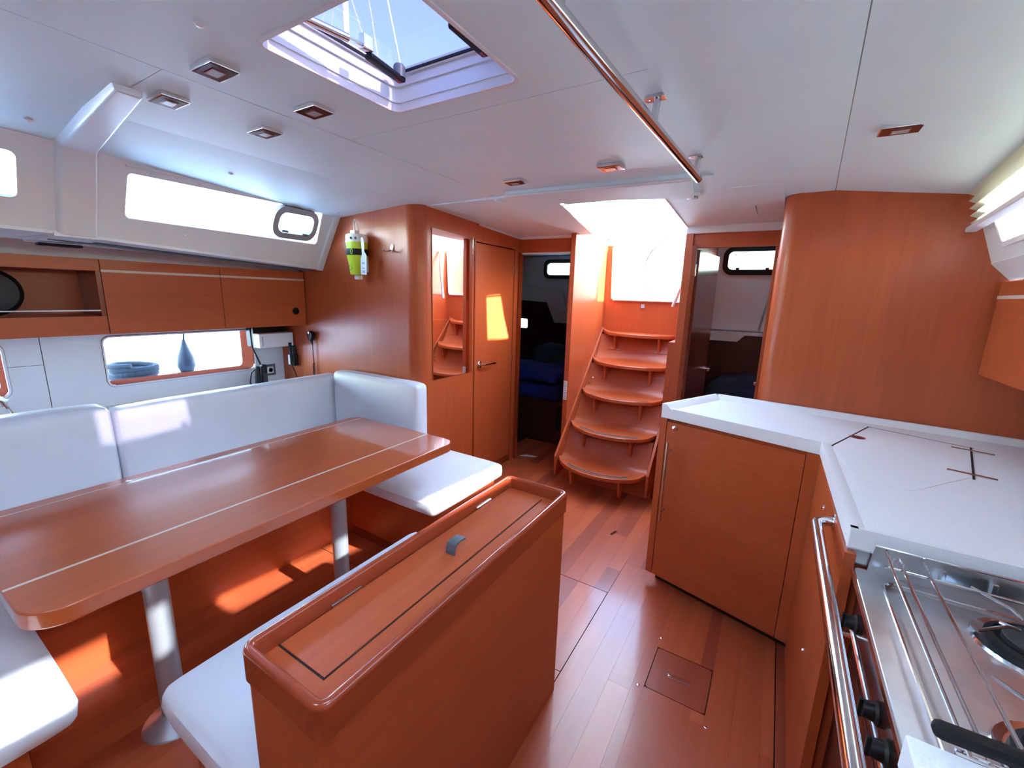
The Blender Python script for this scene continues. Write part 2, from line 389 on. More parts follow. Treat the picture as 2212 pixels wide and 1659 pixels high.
cpanel(((-1.95, 0.58 + g, 2.036), (-1.43 - g, 0.58 + g, 2.04), (-1.43 - g, 2.14, 2.036), (-1.97, 2.14, 2.03)))
cpanel(((-2.10, -1.7, 2.005), (-1.92, -1.7, 2.036), (-1.95, 0.57, 2.036), (-2.40, 0.57, 2.012)))
cpanel(((-2.40, 0.57, 2.012), (-1.95, 0.57, 2.036), (-1.97, 2.10, 2.03), (-2.74, 2.10, 1.985)))
cpanel(((-0.4005 + g, -1.7, 2.038), (-0.079 - g, -1.7, 2.036), (0.150 - g, 2.66, 2.012), (-0.3015 + g, 2.66, 2.02)), [rrect(0.035, 0.30, 1.70, 2.30, 0.03)])
cpanel(((-0.079 + g, -1.7, 2.036), (0.36, -1.7, 1.985), (0.60, 2.66, 1.945), (0.150 + g, 2.66, 2.012)))
# aft ceiling around the companionway opening
AZ = lambda y: 2.026 - (y - 2.13) * 0.043
cpanel(((-1.99, 2.14, AZ(2.13)), (-0.30, 2.14, AZ(2.13)), (-0.30, 2.36, AZ(2.36)), (-1.99, 2.36, AZ(2.36))))
cpanel(((-1.99, 2.36, AZ(2.36)), (-1.15, 2.36, AZ(2.36)), (-1.31, 3.30, AZ(3.3)), (-1.99, 3.30, AZ(3.3))))
cpanel(((-0.58, 2.36, AZ(2.36)), (-0.05, 2.36, AZ(2.36)), (-0.05, 3.30, AZ(3.3)), (-0.60, 3.30, AZ(3.3))))
struct('ceiling_seam', box(-0.1815, -0.1795, 2.72, 3.2, 1.99, 2.0), 'shadowgap', CEIL)
# raised step mouldings ahead of the companionway
struct('step_moulding', plate(((-1.33, 2.06, 2.012), (-0.40, 2.10, 2.010), (-0.43, 2.36, 1.985), (-1.28, 2.20, 2.006)), [], 0.03), 'liner', CEIL)
struct('step_moulding', obox((-1.44, 2.245, 2.020), (0.1, 1, 0), 0.20, 0.018, 0.012, 0.003, uy=(1, 0, 0)), 'liner', CEIL)
struct('moulding_edge', tube([(-1.33, 2.06, 2.014), (-0.86, 2.075, 2.010), (-0.40, 2.10, 2.010)], 0.008, 6), 'white', CEIL)
# companionway surround
CR = tube([(-1.36, 3.75, 1.955), (-1.15, 2.40, AZ(2.36) - 0.001), (-1.12, 2.365, AZ(2.36) - 0.001), (-0.61, 2.365, AZ(2.36) - 0.001), (-0.58, 2.40, AZ(2.4) - 0.001), (-0.60, 3.22, AZ(3.2) - 0.001)], 0.006, 6)
struct('trim_1', CR, 'white')
for px, py in ((-1.119, 0.532), (-2.195, 0.488), (-2.265, 1.145), (0.381, 2.074), (-2.55, 1.94)):
    pz = 2.04 if px > -1.9 else 2.036 - (abs(px) - 1.92) * 0.06
    if px > 0: pz = 1.985
    struct('button_cap', lathe([(0.011, 0.004), (0.011, -0.002), (0.007, -0.006), (0.0, -0.007)], (px, py, pz), n=14), 'white', CEIL)

# ---- aft left bulkhead with rounded corner, running on as the mirror wall
def strip(pts, z0, z1, th, closed_norm=1):
    """vertical wall along plan polyline, thickness to the left of travel"""
    P = [V((p[0], p[1])) for p in pts]; off = []
    for i, p in enumerate(P):
        t = (P[min(i + 1, len(P) - 1)] - P[max(i - 1, 0)]).normalized(); off.append(p + V((-t.y, t.x)) * th)
    return prism([tuple(p) for p in P] + [tuple(p) for p in reversed(off)], z0, z1)
corner = [(q.x, q.y) for q in arc((-3.0, 2.05, 0), (-1.96, 2.05, 0), (-1.96, 3.0, 0), 0.10, 10)]
bwm = strip([(-2.20, 2.05)] + corner + [(-1.96, 2.64)], 0.0, 2.05, 0.03)
prism([(-3.50, 0.0), (-2.20, 0.0), (-2.20, 2.045), (-2.69, 2.005), (-2.925, 1.65), (-3.50, 1.66)], 2.05, 2.08, 'y', bm=bwm)
BW = struct('wall_aft_left', bwm, 'wood_z')
struct('door_header', box(-1.99, -1.96, 2.64, 3.29, 1.875, 2.05), 'wood_z', BW)
struct('door_post', box(-1.99, -1.958, 3.215, 3.29, 0.0, 1.875, 0.003), 'wood_z', BW)
struct('door_jamb', box(-1.985, -1.954, 2.64, 2.655, 0.0, 1.89, 0.003), 'wood_trim', BW)
struct('door_sill', box(-1.99, -1.962, 2.64, 3.215, 0.0, 0.05), 'wood_trim', BW)
struct('trim_2', tube([(-1.953, 2.70, 2.000), (-1.953, 3.27, 1.972), (-1.93, 3.285, 1.972), (-1.43, 3.285, 1.968)], 0.013, 6), 'white')
struct('wall_locker_back', box(-2.06, -2.04, 2.085, 3.29, 0.0, 2.05), 'dark_wood')
D1 = thing('door_1', (-1.97, 2.93, 0.05), None, None); D1['kind'] = 'structure'
leaf = obj('door_leaf', box(-1.988, -1.965, 2.66, 3.21, 0.055, 1.868, 0.003), 'wood_z', D1)
hd = obj('door_handle', lathe([(0.026, 0.0), (0.026, 0.008), (0.022, 0.012), (0.010, 0.014), (0.010, 0.045)], (-1.965, 2.725, 0.955), (1, 0, 0), 20), 'chrome', D1)
obj('lever', tube([(-1.922, 2.725, 0.955), (-1.915, 2.76, 0.956), (-1.915, 2.83, 0.955), (-1.917, 2.885, 0.952)], [0.010, 0.0095, 0.009, 0.008], 10), 'chrome', hd)
for hz in (1.70, 0.95, 0.25): obj('hinge', box(-1.966, -1.957, 3.203, 3.217, hz - 0.035, hz + 0.035, 0.003), 'chrome', D1)
MIR = thing('wall_mirror', (-1.958, 2.39, 0.915), 'tall frameless mirror on the wooden wall reflecting the companionway steps', 'mirror')
mq = ((-1.957, 2.18, 0.915), (-1.957, 2.575, 0.915), (-1.957, 2.575, 1.890), (-1.957, 2.18, 1.905))
obj('mirror_glass', plate(mq, [], 0.004), 'mirror', MIR)
obj('mirror_edge', box(-1.958, -1.950, 2.575, 2.612, 0.915, 1.895, 0.002), 'wood_trim', MIR)
obj('mirror_edge', box(-1.958, -1.952, 2.612, 2.622, 1.78, 1.90, 0.002), 'chrome', MIR)

# ---- left hull lining with two portholes
HB = ((-3.5, -1.7, 0.30), (-3.5, 2.06, 0.30), (-3.5, 2.06, 1.75), (-3.5, -1.7, 1.75))
w1 = rrect(0.92 + 1.7, 1.825 + 1.7, 0.56, 0.92, 0.035)      # in (s,t): s = y+1.7, t = z-0.30
w2 = rrect(-0.41 + 1.7, 0.53 + 1.7, 0.57, 0.92, 0.035)
def hullpanel(y0, y1, hole):
    return plate(((-3.5, y0, 0.30), (-3.5, y1, 0.30), (-3.5, y1, 1.75), (-3.5, y0, 1.75)), [rrect(hole[0] - y0, hole[1] - y0, hole[2] - 0.30, hole[3] - 0.30, 0.035)], -0.015)
WLF = struct('wall_left', plate(((-3.53, -1.7, 0.30), (-3.53, 2.06, 0.30), (-3.53, 2.06, 1.75), (-3.53, -1.7, 1.75)), [w1, w2], -0.02), 'gap')
struct('lining_panel', hullpanel(0.6655, 2.05, (0.93, 1.815, 0.870, 1.168)), 'hull', WLF)
struct('lining_panel', hullpanel(-1.7, 0.6615, (-0.40, 0.515, 0.88, 1.16)), 'hull', WLF)
struct('panel_seam', box(-3.5005, -3.4985, 0.40, 0.66, 1.035, 1.037), 'grey', WLF)
def hull_window(n, y0, y1, z0, z1):
    q = ((-3.497, y0, z0), (-3.497, y1, z0), (-3.497, y1, z1), (-3.497, y0, z1)); S, T = y1 - y0, z1 - z0
    w = struct('window_%d' % n, ring(q, rrect(-0.012, S + 0.012, -0.012, T + 0.012, 0.045), rrect(0, S, 0, T, 0.035), -0.19), 'reveal')
    for v in w.data.vertices:
        if v.co.x < -3.6 and v.co.z > (z0 + z1) / 2: v.co.z += 0.10
    struct('lip', ring(q, rrect(-0.010, S + 0.010, -0.010, T + 0.010, 0.044), rrect(-0.001, S + 0.001, -0.001, T + 0.001, 0.035), 0.004), 'white', w)
    q2 = [(-3.672, p[1], p[2]) for p in q]
    struct('pane', plate(q2, [], -0.008, rrect(-0.01, S + 0.01, -0.01, T + 0.11, 0.04)), 'tint2', w)
    return w
hull_window(1, 0.93, 1.815, 0.870, 1.168); hull_window(2, -0.40, 0.515, 0.88, 1.16)
# lower hull behind the settee
struct('wall_left_lower', plate(((-3.52, -1.7, -0.05), (-3.52, 2.06, -0.05), (-3.52, 2.06, 0.32), (-3.52, -1.7, 0.32)), [], -0.03), 'hull')

# ---- left coachroof side with long window and opening portlight
LB = [V((-2.93, 2.08, 1.640)), V((-2.58, 0.60, 1.693)), V((-2.30, -1.7, 1.70))]
LT = [V((-2.705, 2.08, 2.00)), V((-2.385, 0.60, 2.012)), V((-2.06, -1.7, 2.02))]
SIDE = []
def coach(name, B0, T0, B1, T1, holes, th, mat='gel'):
    return struct(name, plate((B0, B1, T1, T0), holes, th), mat)
La = (LB[0] - LB[1]).length; Lh = (LT[1] - LB[1]).length
# s measured from the forward end (y=0.60) going aft, t up the slope
WLs = (0.215, 1.385, 0.47 * 0 + 0.125, 0.335)
cs = coach('wall_left_coachroof', LB[1], LT[1], LB[0], LT[0], [rpoly([(0.232, 0.120), (1.375, 0.165), (1.345, 0.385), (0.230, 0.322)], 0.02)], -0.02)
cs2 = coach('wall_left_forward_coachroof', LB[2], LT[2], LB[1], LT[1], [rrect(1.25, 2.205, 0.135, 0.322, 0.025), rrect(0.2, 1.1, 0.135, 0.322, 0.025)], -0.02)
def on_q(Q, s, t, o=0.0):
    P00, P10, P11, P01 = [V(q) for q in Q]; S = (P10 - P00).length; T = (P01 - P00).length; a, c = s / S, t / T
    n = (P10 - P00).cross(P01 - P00).normalized()
    return P00 * (1 - a) * (1 - c) + P10 * a * (1 - c) + P11 * a * c + P01 * (1 - a) * c + n * o
QL = (LB[1], LB[0], LT[0], LT[1]); QL2 = (LB[2], LB[1], LT[1], LT[2])
def shift(Q, o):
    n = (V(Q[1]) - V(Q[0])).cross(V(Q[3]) - V(Q[0])).normalized(); return [V(q) + n * o for q in Q]
w3 = struct('window_3', plate(shift(QL, -0.05), [], -0.006, rpoly([(0.20, 0.09), (1.41, 0.13), (1.39, 0.41), (0.20, 0.35)], 0.02)), 'clear')
struct('window_reveal', ring(shift(QL, -0.012), rpoly([(0.215, 0.105), (1.392, 0.150), (1.362, 0.40), (0.215, 0.337)], 0.025), rpoly([(0.230, 0.119), (1.377, 0.164), (1.347, 0.386), (0.229, 0.323)], 0.02), -0.04), 'white', w3)
prt = thing('window_4', on_q(QL, 1.15, 0.26), None, None); prt['kind'] = 'structure'
pl_o = rpoly([(0.985, 0.165), (1.335, 0.180), (1.325, 0.365), (0.985, 0.352)], 0.075, 7); pl_i = rpoly([(1.025, 0.20), (1.295, 0.213), (1.288, 0.332), (1.025, 0.320)], 0.045, 6)
obj('port_frame', ring(shift(QL, 0.012), pl_o, pl_i, -0.03), 'portgrey', prt)
obj('pane', plate(shift(QL, -0.004), [], -0.004, pl_i), 'clear', prt)
for s in (1.08, 1.24): obj('latch', obox(on_q(QL, s, 0.215, 0.015), LB[0] - LB[1], 0.045, 0.014, 0.012, 0.004), 'grey', prt)
w5 = struct('window_5', plate(shift(QL2, -0.05), [], -0.006, rrect(0.15, 2.23, 0.10, 0.36, 0.025)), 'clear')
# blind track above the window
tr0, tr1 = on_q(QL, 0.22, 0.352, 0.004), on_q(QL, 1.39, 0.405, 0.004)
BT = struct('trim_3', tube([tr0, tr1], 0.006, 6), 'white')
for k in (0.08, 0.55, 0.97): struct('track_end', lathe([(0.008, -0.004), (0.008, 0.006), (0.005, 0.008)], tr0.lerp(tr1, k), (1, 0, 0.3), 12), 'white', BT)
for s, t in ((0.50, 0.085), (1.2, 0.105)): struct('button_cap', lathe([(0.008, -0.002), (0.007, 0.002), (0.0, 0.003)], on_q(QL, s, t, 0), (1, 0, 0.5), 12), 'white', cs)
# end cap against the bulkhead and lip underneath
struct('end_cap', prism([(-2.93, 1.640), (-2.90, 1.632), (-2.668, 1.995), (-2.70, 2.0)], 2.005, 2.05, 'y', 0.004), 'gel', cs)
struct('trim_4', plate((LB[1] + V((-1.0, 0, 0.0)), LB[1] + V((0.01, 0, -0.002)), LB[0] + V((0.01, 0, -0.002)), V((-3.56, 2.08, 1.655))), [], 0.012), 'gel')
struct('trim_5', plate((LB[2] + V((-1.3, 0, 0.0)), LB[2] + V((0.01, 0, -0.002)), LB[1] + V((0.01, 0, -0.002)), LB[1] + V((-1.0, 0, 0))), [], 0.012), 'gel')
struct('deck_rail', tube([LB[1] + V((-0.14, 0, -0.012)), LB[0] + V((-0.10, -0.04, -0.006))], 0.008, 6), 'grey', cs)
# structural rib between ceiling and side
RIB = [(-1.645, 2.038), (-2.36, 2.010), (-2.585, 1.690), (-2.62, 1.640), (-2.64, 1.640), (-2.60, 1.70), (-2.40, 2.035), (-1.645, 2.05)]
ribo = thing('trim_6', (-2.4, 0.65, 1.64), None, None); ribo['kind'] = 'structure'
def ribmesh():
    b = bmesh.new()
    ctr = [(-1.640, 2.036, 0.578), (-2.372, 2.004, 0.652), (-2.572, 1.692, 0.662)]; prof = []
    wds = [0.032, 0.050, 0.055]; nrm = [(0, -1), (0.62, -0.72), (0.92, -0.35)]
    rings = []
    for (x, z, y), w, (nx, nz) in zip(ctr, wds, nrm):
        d = 0.016
        rings.append([b.verts.new(p) for p in ((x - nx * .02, y - w * 1.35, z - nz * .02), (x + nx * d, y - w, z + nz * d), (x + nx * d, y + w, z + nz * d), (x - nx * .02, y + w * 1.1, z - nz * .02))])
    for A, B in zip(rings, rings[1:]):
        for k in range(4): b.faces.new((A[k], A[(k + 1) % 4], B[(k + 1) % 4], B[k]))
    b.faces.new(rings[0]); b.faces.new(rings[-1][::-1])
    bmesh.ops.bevel(b, geom=list(b.edges), offset=0.008, segments=2, affect='EDGES', profile=0.5, clamp_overlap=True)
    return b
obj('rib_cover', ribmesh(), 'gel', ribo)
obj('rib_foot', plate(((-2.56, 0.585, 1.682), (-2.56, 0.735, 1.682), (-2.95, 0.76, 1.672), (-2.95, 0.57, 1.672)), [], 0.014), 'gel', ribo)
obj('rib_slot', obox((-2.86, 0.665, 1.662), (0, 1, 0), 0.15, 0.05, 0.012, 0.005, uy=(1, 0, 0)), 'black', ribo)
# white strip above the lockers
struct('trim_7', plate(((-3.2, -1.7, 1.61), (-3.2, 2.05, 1.61), (-3.2, 2.05, 1.70), (-3.2, -1.7, 1.70)), [], -0.02), 'hull')

# ---- right side: galley bulkhead with rounded end, coachroof side
wd = V((1.144, -0.131)).normalized(); wa = V((-0.244, 2.615))
def onw(x): return (x, wa.y + (x - wa.x) * wd.y / wd.x)
cr2 = [(q.x, q.y) for q in arc((1.0, onw(1.0)[1], 0), (-0.045, onw(-0.045)[1], 0), (-0.045, 3.2, 0), 0.075, 10)]
WAR = struct('wall_aft_right', strip([(1.25, onw(1.25)[1])] + cr2 + [(-0.045, 3.17)], 0.0, 2.05, -0.03), 'wood_z')
struct('jamb_bead', box(-0.056, -0.032, 3.16, 3.20, 0.0, 1.94, 0.003), 'wood_trim', WAR)
struct('jamb_bead', box(-0.072, -0.050, 3.19, 3.225, 0.0, 1.90, 0.003), 'wood_z', WAR)
RB = [V((0.694, 2.52, 1.674)), V((0.355, -1.7, 1.70))]; RT = [V((0.598, 2.52, 1.952)), V((0.26, -1.7, 2.0))]
QR = (RB[0], RB[1], RT[1], RT[0])      # s runs forward from the bulkhead; normal points into the cabin? (checked below)
RLen = (RB[1] - RB[0]).length
nR = (RB[1] - RB[0]).cross(RT[0] - RB[0]).normalized()
hR = [rpoly([(0.22, 0.065), (1.70, 0.065), (1.70, 0.245), (0.20, 0.225)], 0.02), rrect(2.05, 2.75, 0.06, 0.24, 0.03)]
sgn = -1 if nR.x < 0 else 1
wrc = struct('wall_right_coachroof', plate(QR, hR, 0.02 * sgn), 'gel')
w6 = struct('window_6', plate(shift(QR, 0.05 * sgn), [], 0.006 * sgn, rrect(0.15, 3.95, 0.03, 0.27, 0.02)), 'tint')
struct('window_reveal', ring(shift(QR, 0.0), rpoly([(0.205, 0.05), (1.715, 0.05), (1.715, 0.26), (0.185, 0.24)], 0.025), rpoly([(0.222, 0.067), (1.698, 0.067), (1.698, 0.243), (0.202, 0.223)], 0.02), -0.008 * sgn), 'white', w6)
struct('chamfer', plate((V((0.752, 2.52, 1.612)), V((0.405, -1.7, 1.638)), V((0.352, -1.7, 1.702)), V((0.691, 2.52, 1.676))), [], 0.01 * sgn), 'gel', wrc)
struct('trim_8', plate((V((0.745, 2.55, 1.606)), V((1.35, 2.55, 1.606)), V((1.35, -1.7, 1.63)), V((0.40, -1.7, 1.63))), [], 0.012), 'gel')
struct('wall_right', box(1.20, 1.23, -1.7, 2.6, -0.05, 1.65), 'hull')
# ---- forward bulkhead behind the camera
struct('wall_forward', box(-3.6, 1.3, -1.74, -1.70, -0.05, 2.06), 'wood_z')

# ---- stairwell
WSL = struct('wall_stair_left', box(-1.445, -1.405, 3.20, 3.95, 0.0, 1.985, 0.004), 'wood_z')
struct('door_post', box(-1.47, -1.435, 3.25, 3.30, 0.0, 1.985, 0.003), 'wood_trim', WSL)
WSR = struct('wall_stair_right', box(-0.605, -0.555, 3.20, 3.95, 0.0, 1.995, 0.004), 'wood_z')
struct('door_post', box(-0.557, -0.525, 3.20, 3.25, 0.0, 1.86, 0.003), 'wood_trim', WSR)
WB = struct('wall_companionway', plate(((-1.405, 3.925, 0.0), (-0.60, 3.925, 0.0), (-0.60, 3.925, 1.96), (-1.405, 3.925, 1.96)), [], -0.03,
       [(0, 0), (0.805, 0), (0.805, 1.96), (0.79, 1.96), (0.76, 1.48), (0.075, 1.48), (0.055, 1.96), (0, 1.96)]), 'wood_z')
struct('sill', tube([(-1.35, 3.915, 1.94), (-1.333, 3.915, 1.50), (-1.315, 3.915, 1.482), (-0.66, 3.915, 1.482), (-0.645, 3.915, 1.50), (-0.62, 3.915, 1.95)], 0.009, 8), 'white', WB)
struct('sticker', box(-1.058, -1.028, 3.917, 3.924, 1.415, 1.450), 'lens', WB)
struct('wall_aft_header_left', box(-1.96, -1.445, 3.285, 3.31, 1.845, 2.0), 'wood_x')
struct('wall_aft_header_right', box(-0.555, -0.05, 3.22, 3.25, 1.845, 2.0), 'wood_x')
struct('trim_9', box(-0.60, -0.05, 3.195, 3.218, 1.935, 1.988, 0.004), 'white')
struct('trim_10', box(-1.94, -1.455, 3.278, 3.286, 1.838, 1.850, 0.002), 'white')
struct('trim_11', box(-1.952, -1.928, 3.27, 3.30, 0.0, 1.85, 0.003), 'wood_trim')
# ---- left aft cabin seen through the doorway
Y5 = 4.95
CBL = struct('wall_cabin_left_back', plate(((-3.4, Y5, -0.05), (-1.0, Y5, -0.05), (-1.0, Y5, 2.02), (-3.4, Y5, 2.02)), [rrect(0.86, 1.26, 1.80, 1.95, 0.05), rrect(0.46, 0.62, 1.13, 1.25, 0.02)], -0.02, [(0, 0), (1.67, 0), (1.67, 2.07), (0, 2.07)]), 'gel')
struct('window_7', plate(((-3.4, Y5 + 0.03, -0.05), (-1.0, Y5 + 0.03, -0.05), (-1.0, Y5 + 0.03, 2.02), (-3.4, Y5 + 0.03, 2.02)), [], -0.005, rrect(0.80, 1.32, 1.75, 1.98, 0.05)), 'tint')
wf7 = struct('window_8', plate(((-3.4, Y5 + 0.03, -0.05), (-1.0, Y5 + 0.03, -0.05), (-1.0, Y5 + 0.03, 2.02), (-3.4, Y5 + 0.03, 2.02)), [], -0.005, rrect(0.44, 0.64, 1.11, 1.27, 0.02)), 'tint')
struct('port_frame', ring(((-3.4, Y5, -0.05), (-1.0, Y5, -0.05), (-1.0, Y5, 2.02), (-3.4, Y5, 2.02)), rrect(0.82, 1.30, 1.76, 1.99, 0.07), rrect(0.865, 1.255, 1.805, 1.945, 0.04), 0.02), 'rubber', wf7)
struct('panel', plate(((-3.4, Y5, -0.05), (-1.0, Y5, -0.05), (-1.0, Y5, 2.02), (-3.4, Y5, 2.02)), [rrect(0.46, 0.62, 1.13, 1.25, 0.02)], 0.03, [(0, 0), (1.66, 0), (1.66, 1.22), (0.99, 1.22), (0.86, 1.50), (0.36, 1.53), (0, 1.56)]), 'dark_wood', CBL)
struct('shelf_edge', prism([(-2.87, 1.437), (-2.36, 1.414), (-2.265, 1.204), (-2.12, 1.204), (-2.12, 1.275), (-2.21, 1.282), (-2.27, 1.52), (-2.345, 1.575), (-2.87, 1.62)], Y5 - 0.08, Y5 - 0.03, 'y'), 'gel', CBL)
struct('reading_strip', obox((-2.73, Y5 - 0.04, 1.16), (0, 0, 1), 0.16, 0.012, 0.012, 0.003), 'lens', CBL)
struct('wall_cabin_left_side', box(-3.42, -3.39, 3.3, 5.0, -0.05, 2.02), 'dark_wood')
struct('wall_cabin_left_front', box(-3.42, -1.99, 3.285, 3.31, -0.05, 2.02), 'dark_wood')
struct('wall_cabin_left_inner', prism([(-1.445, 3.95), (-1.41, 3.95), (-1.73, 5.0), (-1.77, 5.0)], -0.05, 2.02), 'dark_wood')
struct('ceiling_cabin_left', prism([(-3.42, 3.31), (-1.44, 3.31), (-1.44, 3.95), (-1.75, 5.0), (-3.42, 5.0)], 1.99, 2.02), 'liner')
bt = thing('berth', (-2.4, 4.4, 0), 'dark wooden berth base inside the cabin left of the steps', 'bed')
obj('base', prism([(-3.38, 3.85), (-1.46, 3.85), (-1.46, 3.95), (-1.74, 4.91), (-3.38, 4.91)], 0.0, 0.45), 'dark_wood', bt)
obj('vent_grille', box(-1.80, -1.55, 3.835, 3.85, 0.15, 0.42, 0.01), 'black', bt)
mt = obj('mattress', cushion(-3.36, -1.78, 3.82, 4.90, 0.455, 0.60, 0.05, 0.01, seed=3), 'blue', None, 'blue covered mattress on the berth left of the steps', 'mattress')
def rumple(q): return (q.x, q.y, q.z + 0.03 * noise.noise(V(q) * 5) + 0.015 * noise.noise(V(q) * 13))
obj('duvet', cushion(-2.9, -1.80, 3.80, 4.3, 0.645, 0.75, 0.05, 0.03, fn=rumple, seed=5), 'blue', None, 'rumpled bright blue duvet on the berth left of the steps', 'bedding')
obj('pillow', cushion(-2.45, -1.80, 4.42, 4.86, 0.655, 0.90, 0.10, 0.05, fn=rumple, seed=9), 'slate', None, 'slate blue pillow at the back of the left cabin berth', 'pillow')
pp = obj('paper_sheet', prism([(-1.93, 3.36), (-1.80, 3.40), (-1.78, 3.44), (-1.90, 3.42)], 0.001, 0.003, 'z'), 'paper', None, 'white sheet of paper lying on the left cabin floor', 'paper')

# ---- right aft cabin
Y6 = 4.62
CBR = struct('wall_cabin_right_back', plate(((-1.0, Y6, -0.05), (1.3, Y6, -0.05), (1.3, Y6, 2.02), (-1.0, Y6, 2.02)), [rrect(0.525, 1.25, 1.835, 2.005, 0.04)], -0.02), 'gel')
w9 = struct('window_9', plate(((-1.0, Y6 + 0.03, -0.05), (1.3, Y6 + 0.03, -0.05), (1.3, Y6 + 0.03, 2.02), (-1.0, Y6 + 0.03, 2.02)), [], -0.005, rrect(0.50, 1.27, 1.82, 2.03, 0.04)), 'tint')
fr9 = struct('port_frame', ring(((-1.0, Y6, -0.05), (1.3, Y6, -0.05), (1.3, Y6, 2.02), (-1.0, Y6, 2.02)), rrect(0.485, 1.29, 1.79, 2.045, 0.085, 7), rrect(0.53, 1.245, 1.84, 2.0, 0.04), 0.022), 'black', w9)
for lx in (-0.40, -0.16): struct('latch', box(lx, lx + 0.03, Y6 - 0.035, Y6 - 0.02, 1.785, 1.805, 0.004), 'black', w9)
struct('lining_panel', plate(((-0.60, Y6 - 0.05, 1.235), (-0.155, Y6 - 0.05, 1.235), (-0.10, Y6 - 0.05, 1.60), (-0.575, Y6 - 0.05, 1.62)), [], 0.015), 'gel', CBR)
struct('lining_panel', plate(((-0.135, Y6 - 0.04, 1.235), (0.6, Y6 - 0.04, 1.235), (0.6, Y6 - 0.04, 1.60), (-0.08, Y6 - 0.04, 1.60)), [], 0.015), 'gel', CBR)
struct('ledge', box(-1.0, 1.2, Y6 - 0.16, Y6 - 0.0, 1.195, 1.222, 0.004), 'gel', CBR)
struct('ledge_dip', prism([(-0.62, 1.20), (-0.24, 1.20), (-0.30, 1.135), (-0.55, 1.135)], Y6 - 0.165, Y6 - 0.12, 'y', 0.004), 'gel', CBR)
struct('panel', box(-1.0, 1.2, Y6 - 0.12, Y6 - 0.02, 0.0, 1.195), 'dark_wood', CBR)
struct('side_light', box(-0.598, -0.575, Y6 - 0.10, Y6 - 0.06, 1.36, 1.53, 0.01), 'black', CBR)
struct('wall_cabin_right_inner', box(-0.605, -0.57, 3.95, 4.65, -0.05, 2.02), 'wood_z')
struct('wall_cabin_right_side', box(1.2, 1.23, 2.6, 4.65, -0.05, 2.02), 'gel')
struct('ceiling_cabin_right', box(-0.60, 1.25, 3.25, 4.65, 1.99, 2.02), 'liner')
struct('ceiling_cabin_right_fore', box(0.10, 1.25, 2.6, 3.25, 1.99, 2.02), 'liner')
D2 = thing('door_2', (-0.50, 3.3, 0.02), None, None); D2['kind'] = 'structure'
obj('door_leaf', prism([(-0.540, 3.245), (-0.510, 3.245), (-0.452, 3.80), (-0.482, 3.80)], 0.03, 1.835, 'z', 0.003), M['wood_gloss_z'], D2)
for hz in (1.70, 0.90): obj('hinge', box(-0.545, -0.522, 3.228, 3.245, hz - 0.04, hz + 0.04, 0.003), 'chrome', D2)
h2 = obj('door_handle', lathe([(0.02, 0), (0.02, 0.012), (0.009, 0.014), (0.009, 0.04)], (-0.459, 3.73, 0.965), (1, -0.1, 0), 16), 'chrome', D2)
obj('lever', tube([(-0.420, 3.73, 0.965), (-0.415, 3.70, 0.965), (-0.420, 3.64, 0.965)], 0.008, 8), 'chrome', h2)
obj('strike_plate', box(-0.085, -0.068, 3.18, 3.215, 0.965, 0.985, 0.002), 'chrome', WAR)
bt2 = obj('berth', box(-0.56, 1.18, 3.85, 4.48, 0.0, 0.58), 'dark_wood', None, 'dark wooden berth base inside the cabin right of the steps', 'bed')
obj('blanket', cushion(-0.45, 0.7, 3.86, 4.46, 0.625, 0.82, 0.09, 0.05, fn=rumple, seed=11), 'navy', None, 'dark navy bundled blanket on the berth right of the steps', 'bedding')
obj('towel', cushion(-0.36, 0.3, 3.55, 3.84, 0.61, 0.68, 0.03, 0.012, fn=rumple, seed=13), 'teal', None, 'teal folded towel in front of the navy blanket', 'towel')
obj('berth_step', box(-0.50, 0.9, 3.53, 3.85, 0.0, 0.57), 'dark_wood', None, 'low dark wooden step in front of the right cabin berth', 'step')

# ================================================================== COMPANIONWAY STEPS
ST = thing('companionway_steps', (-1.03, 3.4, 0), 'curved five-tread wooden companionway steps between two wooden side panels', 'stairs')
TZ = [0.20, 0.452, 0.700, 0.948, 1.196]; TY = [3.06, 3.27, 3.475, 3.685, 3.895]
sl_pts = [(3.005, 0.07), (2.995, 0.235), (3.905, 1.225), (3.92, 1.225), (3.92, 1.10), (3.30, 0.07)]
obj('stringer', prism(sl_pts, -1.403, -1.385, 'x', 0.002), 'wood_z', ST)
obj('stringer', prism([(p[0] + 0.02, p[1]) for p in sl_pts[:4]] + [(3.92, 1.1), (3.32, 0.07)], -0.672, -0.652, 'x', 0.002), 'wood_z', ST)
obj('side_filler', box(-0.652, -0.606, 3.22, 3.90, 0.0, 1.2), 'wood_z', ST)
obj('plinth', box(-1.395, -0.66, 3.16, 3.28, 0.0, 0.17), 'wood_x', ST)
